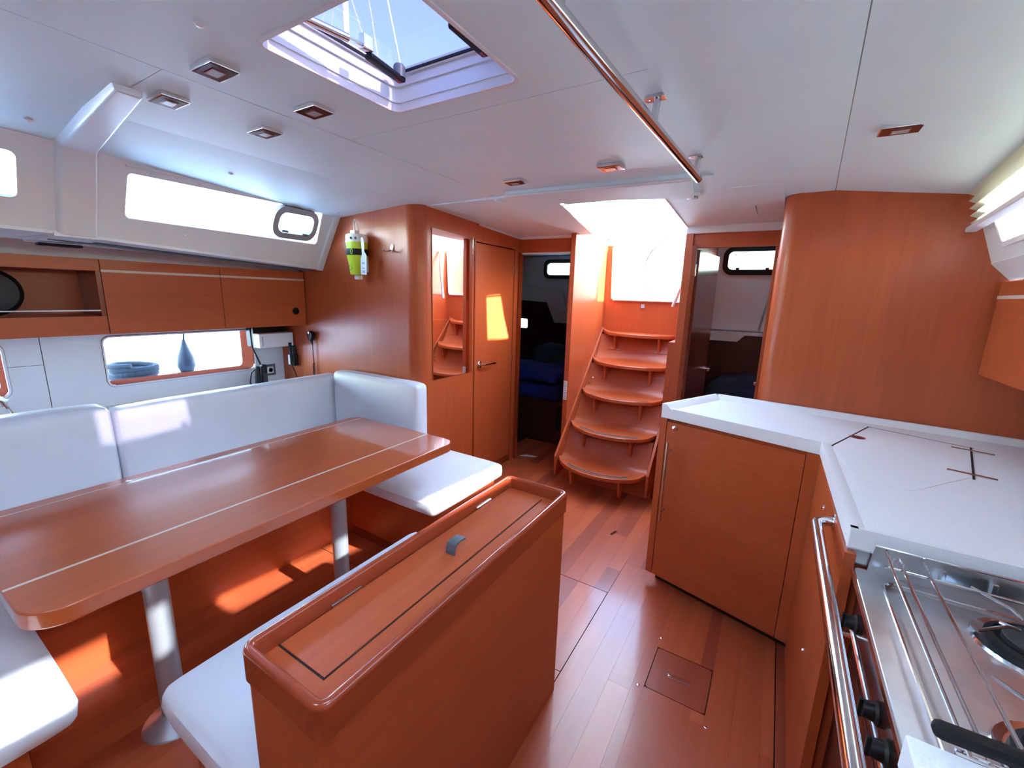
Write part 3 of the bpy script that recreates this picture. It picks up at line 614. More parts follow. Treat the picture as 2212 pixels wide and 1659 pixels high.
def tread(k):
    z, ys = TZ[k], TY[k]; last = k == 4
    b = bmesh.new(); rows = []; nx = 26; x0, x1 = -1.384, -0.690
    for i in range(nx + 1):
        t = i / nx; x = x0 + (x1 - x0) * t
        e = min(t, 1 - t) * (x1 - x0)
        bl = 0.17 * (1 - (2 * t - 1) ** 2) ** 0.8 + 0.012
        if e < 0.05 and not last: bl -= 0.0
        yf = ys - bl; side = 0.022 * max(0, 1 - e / 0.08) ** 2      # ends turn up slightly
        top = [(yf, z - 0.006 + side), (yf + 0.006, z + side), (yf + (ys + 0.0 - yf) * 0.5, z - 0.004 + side), (ys, z + side)]
        if last: top += [(3.92, z + side)]; bot = [(3.92, z - 0.03 + side), (ys, z - 0.03 + side), (yf + 0.012, z - 0.032 + side), (yf, z - 0.026 + side)]
        else:
            top += [(ys + 0.045, z + 0.008), (ys + 0.085, z + 0.036), (ys + 0.115, z + 0.085), (ys + 0.150, z + 0.15), (ys + 0.185, z + 0.222)]
            bot = [(ys + 0.215, z + 0.222), (ys + 0.18, z + 0.13), (ys + 0.13, z + 0.03), (ys + 0.06, z - 0.028), (ys, z - 0.03 + side), (yf + 0.012, z - 0.032 + side), (yf, z - 0.026 + side)]
        rows.append([b.verts.new((x, y, zz)) for y, zz in top + bot])
    m = len(rows[0])
    for A, B in zip(rows, rows[1:]):
        for j in range(m): b.faces.new((A[j], A[(j + 1) % m], B[(j + 1) % m], B[j]))
    b.faces.new(rows[0][::-1]); b.faces.new(rows[-1])
    o = obj('tread', b, 'wood_x', ST, ang=50)
    for bx in (-1.23, -0.845):
        obj('bracket', prism([(ys - 0.125, z - 0.03), (ys + 0.02, z - 0.03), (ys - 0.06, z - 0.155), (ys - 0.10, z - 0.155)], bx - 0.009, bx + 0.009, 'x', 0.002), 'wood_z', ST)
    if k < 3:
        for off in ((0.032, 0.060) if k != 2 else (0.032,)):
            ps = []
            for i in range(4, 23):
                t = i / nx; x = x0 + (x1 - x0) * t; bl = 0.17 * (1 - (2 * t - 1) ** 2) ** 0.8 + 0.012; ps.append((x, ys - bl + off))
            bb = bmesh.new(); va = [bb.verts.new((p[0], p[1] - 0.007, z + 0.0012)) for p in ps]; vb = [bb.verts.new((p[0], p[1] + 0.007, z + 0.0012)) for p in ps]
            for i in range(len(ps) - 1): bb.faces.new((va[i], va[i + 1], vb[i + 1], vb[i]))
            r = bmesh.ops.extrude_face_region(bb, geom=list(bb.faces))
            for g_ in r['geom']:
                if isinstance(g_, bmesh.types.BMVert): g_.co.z -= 0.004
            obj('grip_strip', bb, 'strip', o)
    return o
for k in range(5): tread(k)
for sx, zz in ((-1.34, 0.80), (-1.36, 0.765), (-0.715, 0.80), (-0.73, 0.765)):
    obj('screw', lathe([(0.009, 0), (0.008, 0.004), (0.0, 0.005)], (sx, 3.56 + (zz - 0.75) * 0.6, zz), (0, -0.9, 0.35), 12), 'chrome', ST)
for sx in (-1.24, -0.82): obj('locker_pull', obox((sx, 3.80, 1.045), (1, 0, -0.06), 0.11, 0.006, 0.006, 0.002), 'steel', ST)
lab = thing('notice_label', (-1.404, 3.29, 0.60), 'small white printed notice stuck on the stairwell side panel', 'label')
NQ = ((-1.4445, 3.195, 0.66), (-1.4085, 3.195, 0.66), (-1.4085, 3.195, 0.82), (-1.4445, 3.195, 0.82))
obj('sheet', plate(((-1.443, 3.1985, 0.66), (-1.410, 3.1985, 0.66), (-1.410, 3.1985, 0.82), (-1.443, 3.1985, 0.82)), [], 0.0015), 'paper', lab)
for i in range(9): obj('print_line', box(-1.439, -1.416 - 0.006 * (i % 3), 3.1955, 3.1972, 0.672 + i * 0.016, 0.675 + i * 0.016), 'ink', lab)
hr = thing('grab_bar', (-0.66, 3.4, 1.44), 'short steel grab bar at the right edge of the companionway opening', 'grab bar')
obj('bar', tube([(-0.742, 3.70, 1.44), (-0.66, 3.75, 1.80), (-0.625, 3.80, 1.95)], 0.014, 10), 'steel_b', hr)
obj('bracket', tube([(-0.735, 3.70, 1.475), (-0.605, 3.70, 1.478)], 0.008, 8), 'steel', hr)
# cockpit seen past the companionway
ck = struct('cockpit_floor', prism([(-1.40, 3.97), (-0.61, 3.97), (-0.61, 4.70), (-0.2, 5.0), (-0.2, 8.5), (-2.2, 8.5), (-2.2, 5.05), (-1.72, 5.02)], 1.20, 1.25), 'gel')
struct('cockpit_seat', box(-2.2, -1.85, 5.06, 7.0, 1.25, 1.50, 0.02), 'gel', ck)
hp = thing('helm_pedestal', (-1.15, 5.9, 1.25), 'white helm pedestal with a thin steering wheel out in the cockpit', 'helm')
obj('pedestal', lathe([(0.14, 0), (0.11, 0.3), (0.09, 0.75), (0.13, 0.80), (0.13, 0.92), (0.05, 0.96)], (-1.15, 5.95, 1.25), n=20), 'gel', hp)
obj('wheel', tube([(-1.15 + 0.42 * math.cos(a), 5.80, 1.85 + 0.42 * math.sin(a)) for a in [2 * PI * i / 40 for i in range(40)]], 0.016, 8, closed=True), 'steel', hp)
for a in (0.3, 0.3 + 2 * PI / 3, 0.3 + 4 * PI / 3): obj('spoke', tube([(-1.15, 5.80, 1.85), (-1.15 + 0.42 * math.cos(a), 5.80, 1.85 + 0.42 * math.sin(a))], 0.008, 6), 'steel', hp)
obj('horseshoe_buoy', tube([(-1.32 + 0.10 * math.cos(a), 6.6, 1.395 + 0.10 * math.sin(a)) for a in [PI * 0.15 + 1.7 * PI * i / 14 for i in range(15)]], 0.045, 8), 'yellow', None, 'yellow horseshoe buoy on the cockpit floor beyond the steering wheel', 'buoy')
# ================================================================== SALOON FURNITURE
# ---- dining table
TB = thing('dining_table', (-1.81, 0.95, 0), 'long varnished wooden saloon table with pale inlay lines on two grey legs', 'table')
tt = obj('tabletop', prism(rpoly([(-2.285, 0.156), (-1.45, 0.156), (-1.45, 1.80), (-2.285, 1.80)], [0.09, 0.09, 0.07, 0.07], 8), 0.640, 0.69, 'z'), 'wood_gloss_y', TB)
def bevel_top(o, r):
    b = bmesh.new(); b.from_mesh(o.data)
    es = [e for e in b.edges if len(e.link_faces) == 2 and e.link_faces[0].normal.angle(e.link_faces[1].normal) > 0.9]
    bmesh.ops.bevel(b, geom=es, offset=r, segments=3, affect='EDGES', profile=0.5, clamp_overlap=True)
    b.to_mesh(o.data); b.free()
    for p in o.data.polygons: p.use_smooth = True
    o.data.set_sharp_from_angle(angle=math.radians(40))
bevel_top(tt, 0.006)
obj('inlay_line', box(-1.664, -1.653, 0.158, 1.798, 0.6895, 0.6906), 'inlay', tt)
obj('inlay_line', box(-2.222, -2.214, 0.18, 1.78, 0.6895, 0.6906), 'inlay', tt)
for ly in (0.463, 1.160):
    lg = obj('leg', lathe([(0.035, 0.02), (0.035, 0.640)], (-1.63, ly, 0), n=28), 'alu', TB)
    obj('foot_flange', lathe([(0.095, 0.0), (0.09, 0.008), (0.055, 0.026), (0.036, 0.045)], (-1.63, ly, 0), n=28), 'alu', lg)
    obj('top_flange', lathe([(0.036, 0.615), (0.075, 0.625), (0.075, 0.640)], (-1.63, ly, 0), n=24), 'alu', lg)
# ---- U-shaped settee base
SB = thing('settee_base', (-2.5, 0.8, 0), 'U-shaped wooden settee base under the white seat cushions beside the hull', 'settee')
def curved_front(y0, y1):
    pts = [(-3.48, 0.0), (-2.13, 0.0), (-2.125, 0.03), (-2.115, 0.12), (-2.10, 0.24), (-2.06, 0.37), (-3.48, 0.37)]
    return prism(pts, y0, y1, 'y')
obj('long_side', curved_front(-0.55, 2.045), 'wood_y', SB)
obj('aft_end', prism(rpoly([(-2.14, 1.60), (-1.40, 1.60), (-1.40, 2.14), (-1.93, 2.14), (-1.93, 2.03), (-2.14, 2.03)], [0, 0.03, 0.03, 0, 0, 0]), 0.0, 0.37), 'wood_x', SB)
obj('aft_toe', box(-2.10, -1.41, 1.594, 1.602, 0.0, 0.05), 'wood_trim', SB)
obj('forward_end', box(-2.14, -1.45, -0.55, 0.12, 0.0, 0.36, 0.006), 'wood_x', SB)
# seat cushions
CG = 'white leather settee cushions'
obj('seat_cushion', cushion(-1.945, -1.35, 1.50, 2.155, 0.374, 0.462, 0.03, 0.012, seed=1), 'leather', None, 'white leather seat cushion beyond the far end of the table', 'cushion', CG)
obj('seat_cushion', cushion(-2.72, -2.05, 0.24, 1.92, 0.374, 0.46, 0.03, 0.010, seed=2), 'leather', None, 'long white seat cushion under the hull-side backrests behind the table', 'cushion', CG)
obj('seat_cushion', cushion(-2.72, -1.395, -0.50, 0.215, 0.374, 0.475, 0.04, 0.014, seed=4), 'leather', None, 'white leather seat cushion at the forward end of the table', 'cushion', CG)
def lean(q): return (q.x - (q.z - 0.46) * 0.06, q.y, q.z)
obj('back_cushion', cushion(-2.835, -2.705, 0.724, 2.04, 0.474, 0.882, 0.03, 0.006, fn=lean, seed=6), 'leather', None, 'long white backrest cushion below the hull window with the rope outside', 'cushion', CG)
obj('back_cushion', cushion(-2.87, -2.705, -0.45, 0.713, 0.480, 0.905, 0.03, 0.012, fn=lean, seed=7), 'leather', None, 'white backrest cushion next to the seam in the hull lining', 'cushion', CG)
obj('back_cushion', cushion(-2.694, -1.875, 1.928, 2.045, 0.476, 0.925, 0.03, 0.008, seed=8), 'leather', None, 'white backrest cushion against the wooden bulkhead', 'cushion', CG)
# ledge behind the backrests
struct('trim_12', box(-3.5, -2.90, -1.0, 2.045, 0.72, 0.745, 0.004), 'hull')
# ---- console with bench
CS = thing('console_cabinet', (-0.68, 0.83, 0), 'tall narrow wooden console with a lidded tray top beside the bench', 'cabinet')
CX0, CX1, CY0, CY1 = -0.807, -0.550, 0.334, 1.322
obj('body', prism(rrect(CX0 + 0.005, CX1 - 0.005, CY0 + 0.005, CY1 - 0.005, 0.028), 0.0, 0.7565), 'wood_y', CS)
cq = quad_xy(CX0, CX1, CY0, CY1, 0.758); cw, cl = CX1 - CX0, CY1 - CY0
def sweep(loop, prof):
    b = bmesh.new(); n = len(loop); rings = []
    for i in range(n):
        p, a, c = V(loop[i]), V(loop[i - 1]), V(loop[(i + 1) % n]); t = (c - a).normalized(); nn = V((-t.y, t.x))      # inward for a counter-clockwise loop
        rings.append([b.verts.new((p.x + nn.x * d, p.y + nn.y * d, z)) for d, z in prof])
    m = len(prof)
    for i in range(n):
        A, B = rings[i], rings[(i + 1) % n]
        for j in range(m): b.faces.new((A[j], A[(j + 1) % m], B[(j + 1) % m], B[j]))
    return b
rl = []
for (x, y) in rrect(CX0, CX1, CY0, CY1, 0.030, 10): rl.append((x, y))
rim = obj('rim', sweep(rl, [(0, 0.757), (0, 0.815), (0.0015, 0.820), (0.005, 0.8245), (0.009, 0.826), (0.013, 0.826), (0.017, 0.8245), (0.020, 0.821), (0.0215, 0.815), (0.0215, 0.757)]), 'wood_rim', CS)
obj('tray_floor', box(CX0 + 0.018, CX1 - 0.018, CY0 + 0.02, CY1 - 0.02, 0.755, 0.783), 'wood_y', CS)
lid = obj('lid', box(-0.782, -0.640, 0.404, 1.276, 0.780, 0.7865, 0.001, 1), 'wood_y', CS)
obj('lid_seam', ring(quad_xy(-0.7855, -0.6365, 0.4005, 1.2795, 0.782), [(0, 0), (0.149, 0), (0.149, 0.879), (0, 0.879)], [(0.0035, 0.0035), (0.1455, 0.0035), (0.1455, 0.8755), (0.0035, 0.8755)], 0.0018), 'gap', lid)
for y0 in (0.525, 1.085): obj('lid_hinge', tube([(-0.783, y0, 0.790), (-0.783, y0 + 0.082, 0.790)], 0.004, 8), 'steel', lid)
tabp = [(-0.705, 0.787), (-0.700, 0.800), (-0.688, 0.808), (-0.672, 0.808), (-0.668, 0.811), (-0.690, 0.813), (-0.705, 0.806), (-0.712, 0.787)]
tb = prism([(0.842, 0.786), (0.842, 0.800), (0.848, 0.812), (0.862, 0.816), (0.888, 0.814), (0.889, 0.818), (0.862, 0.821), (0.844, 0.817), (0.837, 0.803), (0.837, 0.786)], -0.709, -0.679, 'x')
obj('lid_pull', tb, 'grey', lid)
CB = thing('console_bench', (-1.02, 0.8, 0), 'wooden bench base fixed along the table side of the console', 'bench')
obj('base', box(-1.20, -0.81, 0.37, 1.25, 0.05, 0.37, 0.01), 'wood_y', CB)
obj('toe_kick', box(-1.15, -0.81, 0.40, 1.22, 0.0, 0.05), 'wood_trim', CB)
obj('seat_cushion', cushion(-1.262, -0.812, 0.325, 1.275, 0.374, 0.475, 0.04, 0.014, seed=15), 'leather', None, 'white leather bench cushion between the table and the console', 'cushion', CG)

# ---- overhead lockers on the left hull
LK = 'lockers along the left hull'
FX, ZB, ZT = -3.13, 1.222, 1.622
def locker(y0, y1, label, knob=False):
    t = thing('overhead_locker', (-3.3, (y0 + y1) / 2, ZB), label, 'locker', LK)
    obj('body', box(-3.495, FX - 0.02, y0 + 0.001, y1 - 0.001, ZB + 0.002, ZT - 0.002), 'wood_y', t)
    d = obj('door', box(FX - 0.02, FX, y0 + 0.0012, y1 - 0.0012, ZB, ZT, 0.002), 'wood_y', t)
    obj('inlay_line', box(FX - 0.002, FX + 0.0008, y0 + 0.0012, y1 - 0.0012, 1.556, 1.569), 'inlay', d)
    if knob:
        k = obj('push_knob', lathe([(0.026, 0), (0.026, 0.004), (0.022, 0.006), (0.020, 0.003), (0.0, 0.003)], (FX, 1.958, 1.331), (1, 0, 0), 22), 'black', d)
    return t
locker(0.868, 1.458, 'plain wooden overhead locker above the hull window, without a knob')
locker(1.458, 2.042, 'wooden overhead locker with a round black push knob next to the bulkhead', True)
sh = thing('overhead_shelf', (-3.3, 0.1, ZB), 'open wooden overhead shelf with a thin metal fiddle rail', 'shelf', LK)
Y0s = -0.9
obj('top_board', box(-3.495, FX, Y0s, 0.866, 1.560, ZT, 0.002), 'wood_y', sh); obj('bottom_board', box(-3.495, FX, Y0s, 0.866, ZB, 1.322, 0.002), 'wood_y', sh)
obj('back_board', box(-3.495, -3.42, Y0s, 0.866, 1.322, 1.560), 'wood_y', sh); obj('end_board', box(-3.42, FX, 0.846, 0.866, 1.322, 1.560), 'wood_trim', sh)
obj('end_board', box(-3.42, FX, Y0s, Y0s + 0.02, 1.322, 1.560), 'wood_z', sh)
obj('fiddle_rail', tube([(FX - 0.008, Y0s + 0.02, 1.352), (FX - 0.008, 0.846, 1.352)], 0.0035, 8), 'white', sh)
spk = thing('round_speaker', (-3.27, 0.42, 1.323), 'round black loudspeaker standing on the open overhead shelf', 'speaker')
obj('housing', lathe([(0.0, -0.045), (0.085, -0.045), (0.110, -0.02), (0.116, 0.0), (0.110, 0.02), (0.096, 0.032)], (-3.25, 0.480, 1.440), (1, -0.05, 0.0), 32), 'black', spk)
obj('grille', lathe([(0.095, 0.028), (0.095, 0.036), (0.07, 0.046), (0.02, 0.051), (0.0, 0.052)], (-3.25, 0.480, 1.440), (1, -0.05, 0.0), 32), 'rubber', spk)
# ---- gear at the hull / bulkhead corner
dv = thing('control_box', (-3.40, 1.90, 1.04), 'white flat electrical box fixed under the overhead locker', 'electrical box')
obj('case', box(-3.40, -3.31, 1.765, 2.035, 1.045, 1.155, 0.008), 'white', dv); obj('lens', box(-3.3105, -3.3085, 1.785, 1.795, 1.06, 1.135, 0.001), 'lens', dv)
obj('mount', box(-3.497, -3.40, 1.77, 2.03, 1.05, 1.20), 'black', dv)
obj('power_lead', tube([(-3.40, 1.75, 1.20), (-3.40, 1.755, 1.05), (-3.36, 1.79, 0.90), (-3.33, 1.80, 0.80)], 0.006, 8), 'black', dv)
hs = thing('corded_handset', (-3.30, 1.79, 0.745), 'black handset with a cable standing behind the backrest', 'handset')
obj('body', box(-3.325, -3.285, 1.755, 1.795, 0.746, 0.925, 0.012), 'black', hs); obj('keypad', box(-3.286, -3.2835, 1.762, 1.788, 0.78, 0.86, 0.001), 'rubber', hs)
obj('second_grip', box(-3.33, -3.29, 1.712, 1.748, 0.746, 0.915, 0.012), 'black', hs)
obj('cable', tube([(-3.31, 1.72, 0.90), (-3.32, 1.69, 0.87), (-3.30, 1.665, 0.80), (-3.28, 1.68, 0.752), (-3.27, 1.76, 0.75), (-3.22, 1.86, 0.75)], 0.005, 8), 'black', hs)
sk = thing('wall_socket', (-3.498, 1.935, 0.84), 'grey framed white power socket on the hull lining', 'socket')
obj('frame', box(-3.50, -3.490, 1.885, 1.972, 0.795, 0.885, 0.003), 'grey', sk); obj('insert', box(-3.492, -3.487, 1.903, 1.954, 0.813, 0.867, 0.002), 'white', sk)
obj('recess', lathe([(0.019, 0.0), (0.019, 0.0008), (0.016, -0.001)], (-3.487, 1.930, 0.84), (1, 0, 0), 18), 'lens', sk)
for dy in (-0.006, 0.006): obj('contact', lathe([(0.0025, 0), (0.0025, 0.001)], (-3.4865, 1.930 + dy, 0.842), (1, 0, 0), 8), 'black', sk)
rd = thing('handheld_radio', (-3.30, 2.03, 0.86), 'black handheld radio in a white-labelled holder on the bulkhead', 'radio')
obj('holder', box(-3.36, -3.285, 2.010, 2.049, 0.885, 0.975, 0.004), 'black', rd); obj('label_plate', box(-3.352, -3.297, 2.0025, 2.006, 0.893, 0.972, 0.001), 'paper', rd)
obj('body', box(-3.352, -3.295, 2.010, 2.045, 0.97, 1.045, 0.006), 'rubber', rd)
obj('antenna', tube([(-3.290, 1.990, 0.90), (-3.291, 1.992, 1.0), (-3.294, 1.992, 1.075)], [0.008, 0.010, 0.012], 10), 'black', rd)
obj('cord', tube([(-3.290, 1.992, 0.90), (-3.29, 2.01, 0.85), (-3.28, 2.02, 0.80), (-3.27, 2.0, 0.752)], 0.004, 6), 'black', rd)
mc = thing('radio_microphone', (-3.06, 2.03, 1.09), 'black fist microphone with coiled cord hung on the wooden bulkhead', 'microphone')
mb = lathe([(0.0, -0.020), (0.03, -0.018), (0.036, 0.0), (0.03, 0.015), (0.0, 0.018)], (-3.058, 2.022, 1.155), (0, -1, 0), 20)
for v in mb.verts:
    dz = v.co.z - 1.155
    if dz < 0: v.co.z = 1.155 + dz * 1.5; v.co.x = -3.058 + (v.co.x + 3.058) * (1 + dz * 6)
    else: v.co.z = 1.155 + dz * 0.8
obj('body', mb, 'black', mc); obj('talk_button', box(-3.062, -3.048, 1.999, 2.005, 1.16, 1.178, 0.002), 'steel', mc)
obj('strain_relief', tube([(-3.055, 2.025, 1.11), (-3.054, 2.03, 1.07)], [0.009, 0.004], 8), 'black', mc)
obj('cord', tube([(-3.054, 2.03, 1.075), (-3.056, 2.03, 1.0), (-3.052, 2.03, 0.93)], 0.003, 6), 'black', mc)
obj('coiled_cord', tube([(-3.055 + 0.008 * math.cos(i * 0.9), 2.03 + 0.008 * math.sin(i * 0.9), 0.93 - i * 0.0016) for i in range(100)], 0.0028, 5), 'black', mc)
# emergency beacon
EP = thing('emergency_beacon', (-2.43, 2.0, 1.56), 'lime and white emergency beacon with a black strap on the bulkhead', 'beacon')
ec = (-2.435, 1.985)
obj('lower_body', lathe([(0.0, 0.0), (0.046, 0.0), (0.050, 0.006), (0.058, 0.075), (0.066, 0.115), (0.068, 0.125)], (ec[0], ec[1], 1.600), n=28), 'lime', EP)
obj('strap', lathe([(0.069, 0.0), (0.0705, 0.003), (0.0705, 0.037), (0.069, 0.04)], (ec[0], ec[1], 1.724), n=28), 'black', EP)
obj('upper_body', lathe([(0.067, 0.0), (0.069, 0.03), (0.070, 0.045)], (ec[0], ec[1], 1.763), n=28), 'lime', EP)
cap = obj('cap', lathe([(0.070, 0.0), (0.071, 0.03), (0.068, 0.046), (0.05, 0.052), (0.0, 0.052)], (ec[0], ec[1], 1.807), n=28), 'white', EP)
obj('lens_window', lathe([(0.030, -0.012), (0.030, 0.0), (0.022, 0.008), (0.0, 0.011)], (ec[0] - 0.030, ec[1] - 0.055, 1.800), (-0.3, -1, 0), 18), 'clear', EP)
obj('lens_core', lathe([(0.028, -0.014), (0.028, -0.006), (0.0, -0.004)], (ec[0] - 0.030, ec[1] - 0.055, 1.800), (-0.3, -1, 0), 18), M['blue'], EP)
obj('antenna_base', box(ec[0] - 0.040, ec[0] + 0.005, ec[1] - 0.02, ec[1] + 0.02, 1.858, 1.885, 0.004), 'white', EP)
obj('antenna_loop', tube([(ec[0] - 0.025, ec[1], 1.88), (ec[0] - 0.025, ec[1], 1.93), (ec[0] - 0.012, ec[1], 1.955), (ec[0] + 0.002, ec[1], 1.93), (ec[0] + 0.008, ec[1] + 0.01, 1.88)], 0.004, 8), 'white', EP)
obj('bottom_plug', box(ec[0] - 0.018, ec[0] + 0.025, ec[1] - 0.02, ec[1] + 0.02, 1.570, 1.600, 0.006), 'white', EP)
obj('cord_loop', tube([(ec[0] + 0.028 + 0.010 * math.cos(a), ec[1] - 0.069, 1.745 + 0.016 * math.sin(a)) for a in [2 * PI * i / 14 for i in range(14)]], 0.002, 6, closed=True), 'lime', EP)
tagp = [(0.055, 1.83), (0.075, 1.835), (0.085, 1.80), (0.085, 1.745), (0.105, 1.72), (0.100, 1.60), (0.045, 1.602), (0.048, 1.70), (0.062, 1.73)]
tg = obj('tag_card', prism([(ec[0] + p[0] + 0.018, p[1]) for p in tagp], 1.955, 1.957, 'y'), 'paper', EP)
for i, zz in enumerate((1.675, 1.668, 1.640, 1.622, 1.614)): obj('print_line', box(ec[0] + 0.080, ec[0] + 0.103, 1.9535, 1.9545, zz, zz + 0.003), 'ink', tg)
for bx in (0.025, 0.05): obj('button', lathe([(0.008, 0), (0.007, 0.004), (0.0, 0.005)], (ec[0] + bx, ec[1] - math.sqrt(max(0, 0.071 ** 2 - bx * bx)), 1.828), (bx * 8, -1, 0), 12), 'rubber', EP)
obj('round_badge', tube([(ec[0] - 0.008 + 0.015 * math.cos(a), ec[1] - 0.0545, 1.645 + 0.015 * math.sin(a)) for a in [2 * PI * i / 18 for i in range(18)]], 0.0012, 5, closed=True), 'grey', EP)
obj('bracket', box(ec[0] - 0.03, ec[0] + 0.03, 2.0, 2.05, 1.62, 1.83, 0.004), 'white', EP)
hk = thing('coat_hook', (-2.175, 2.04, 1.74), 'small chrome double coat hook beside the emergency beacon', 'hook')
obj('plate', prism(rpoly([(-2.188, 1.752), (-2.162, 1.752), (-2.160, 1.795), (-2.190, 1.795)], 0.010), 2.043, 2.0495, 'y', 0.002), 'chrome', hk)
for s in (-1, 1): obj('prong', tube([(-2.175, 2.04, 1.758), (-2.175 + s * 0.025, 2.02, 1.748), (-2.175 + s * 0.045, 2.01, 1.758), (-2.175 + s * 0.055, 2.008, 1.775)], [0.005, 0.0045, 0.004, 0.003], 8), 'chrome', hk)
for dz in (1.770, 1.785): obj('screw', lathe([(0.003, 0), (0.0025, 0.001)], (-2.175, 2.0425, dz), (0, -1, 0), 8), 'grey', hk)
# lamp bracket at the left edge of the hull lining
cl = thing('reading_lamp', (-3.46, 0.47, 0.745), 'small chrome swivel reading lamp on the hull lining beyond the seam', 'lamp')
obj('arm', tube([(-3.49, 0.475, 0.86), (-3.46, 0.48, 0.86), (-3.44, 0.50, 0.80), (-3.44, 0.50, 0.76)], 0.008, 8), 'chrome', cl)
obj('head', lathe([(0.014, 0), (0.022, 0.02), (0.024, 0.06), (0.018, 0.075)], (-3.44, 0.505, 0.70), n=16), 'chrome', cl)
obj('back_plate', lathe([(0.03, 0), (0.03, 0.006), (0.02, 0.01)], (-3.50, 0.475, 0.86), (1, 0, 0), 18), 'chrome', cl)
# ================================================================== GALLEY
CZ = 0.97
A_, B_, C_ = (-0.439, 2.175), (0.206, 1.996), (0.214, 1.243)
bk = lambda x: (x, onw(x)[1] - 0.004)
GB = thing('galley_cabinet', (0.1, 2.3, 0), 'wooden galley base cabinet with a tall bar handle under the worktop', 'cabinet')
ab = (V(B_) - V(A_)).normalized(); an = V((ab.y, -ab.x))      # outward towards the camera
def abp(s, o=0.0, z=0.0): p = V(A_) + ab * s + an * o; return (p.x, p.y, z)
Lab = (V(B_) - V(A_)).length
obj('carcass', prism([abp(0.012, -0.022)[:2], abp(Lab + 0.01, -0.022)[:2], (0.232, 1.98), (0.232, 1.243), (1.19, 1.243), (1.19, 2.44), (-0.235, onw(-0.235)[1] - 0.005)], 0.075, 0.918), 'wood_z', GB)
obj('toe_kick', prism([abp(0.03, -0.06)[:2], abp(Lab, -0.06)[:2], (0.26, 1.96), (0.26, 1.25), (1.1, 1.25), (1.1, 2.42), (-0.20, 2.55)], 0.0, 0.075), 'gap', GB)
def face(s0, s1, z0, z1, th=0.02, r=0.002):
    b = prism([abp(s0, -0.022)[:2], abp(s1, -0.022)[:2], abp(s1, -0.022 + th)[:2], abp(s0, -0.022 + th)[:2]], z0, z1)
    return b
obj('corner_post', face(0.0, 0.033, 0.058, 0.918, 0.022), 'wood_z', GB)
gd = obj('door', face(0.036, Lab - 0.045, 0.058, 0.905), 'wood_x', GB)
obj('corner_post', face(Lab - 0.042, Lab + 0.004, 0.058, 0.918, 0.02), 'wood_z', GB)
bh = obj('bar_handle', tube([abp(0.066, 0.034, 0.392), abp(0.066, 0.034, 0.812)], 0.006, 10), 'steel_b', gd)
for z in (0.445, 0.765): obj('standoff', tube([abp(0.066, -0.004, z), abp(0.066, 0.036, z)], 0.0045, 8), 'steel_b', gd)
obj('push_lock', lathe([(0.014, 0), (0.013, 0.004), (0.006, 0.007), (0.0, 0.007)], abp(0.077, -0.002, 0.880), (an.x, an.y, 0), 16), 'chrome', gd)
obj('catch_plate', obox(abp(0.07, -0.001, 0.9115), (ab.x, ab.y, 0), 0.05, 0.006, 0.004), 'steel', GB)
obj('side_panel', box(0.208, 0.232, 1.222, 1.985, 0.03, 0.918, 0.002), 'wood_z', GB)
for y, z in ((1.66, 0.842), (1.515, 0.735), (1.53, 0.395)): obj('screw', lathe([(0.009, 0), (0.008, 0.004), (0.003, 0.006)], (0.208, y, z), (-1, 0, 0), 12), 'chrome', GB)
# worktop
WT = thing('worktop', (0.3, 2.0, CZ - 0.05), 'pale grey galley worktop with raised edges and a flush hatch lid', 'worktop')
outl = [A_, B_, C_, (1.19, 1.243), (1.19, onw(1.19)[1] - 0.004), (-0.244, onw(-0.244)[1] - 0.004)]
wt = obj('slab', prism(outl, CZ - 0.05, CZ), 'counter', WT); bevel_top(wt, 0.003)
def lip(p, q, w, h, inner=0.012, side=1):
    p, q = V(p), V(q); t = (q - p).normalized(); n = V((-t.y, t.x)) * side
    b = bmesh.new()
    pr = [(0, 0), (0, h), (w * 0.45, h), (w, 0.0)]
    vs_ = []
    for base in (p, q): vs_.append([b.verts.new((base.x + n.x * a, base.y + n.y * a, CZ - 0.001 + c)) for a, c in pr])
    for i in range(4): b.faces.new((vs_[0][i], vs_[0][(i + 1) % 4], vs_[1][(i + 1) % 4], vs_[1][i]))
    b.faces.new(vs_[0]); b.faces.new(vs_[1][::-1]); return b
obj('end_lip', lip(A_, (-0.246, onw(-0.246)[1] - 0.004), 0.055, 0.022, side=-1), 'counter', WT)
obj('back_lip', lip((-0.246, onw(-0.246)[1] - 0.004), (1.19, onw(1.19)[1] - 0.004), 0.06, 0.022, side=-1), 'counter', WT)
obj('front_lip', lip(A_, B_, 0.03, 0.004), 'counter', WT)
obj('front_lip', lip(B_, C_, 0.035, 0.006), 'counter', WT)
obj('stove_lip', lip(C_, (1.19, 1.243), 0.03, 0.006), 'counter', WT)
obj('end_block', box(0.214, 0.262, 1.236, 1.262, CZ - 0.085, CZ - 0.045, 0.002), 'steel_b', WT)
ld = [(0.236, 1.977), (0.404, 2.402), (0.707, 2.279), (0.592, 1.862)]
LID = obj('hatch_lid', prism([(0.242, 1.985), (0.404, 2.397), (0.700, 2.276), (0.588, 1.87), (0.40, 1.62), (0.27, 1.64)], CZ, CZ + 0.0012), 'counter', WT)
def seam(p, q, w, mat='gap', nm='lid_seam'):
    t = V((q[0] - p[0], q[1] - p[1], 0)); m = ((p[0] + q[0]) / 2, (p[1] + q[1]) / 2, CZ + 0.0008)
    obj(nm, obox(m, t, t.length, w, 0.0016, uy=(0, 0, 1).__class__((-t.y, t.x, 0))), mat, LID)
seam(ld[0], ld[1], 0.006); seam(ld[1], ld[2], 0.0022, 'grey'); seam((0.700, 2.29), (0.592, 1.855), 0.006)
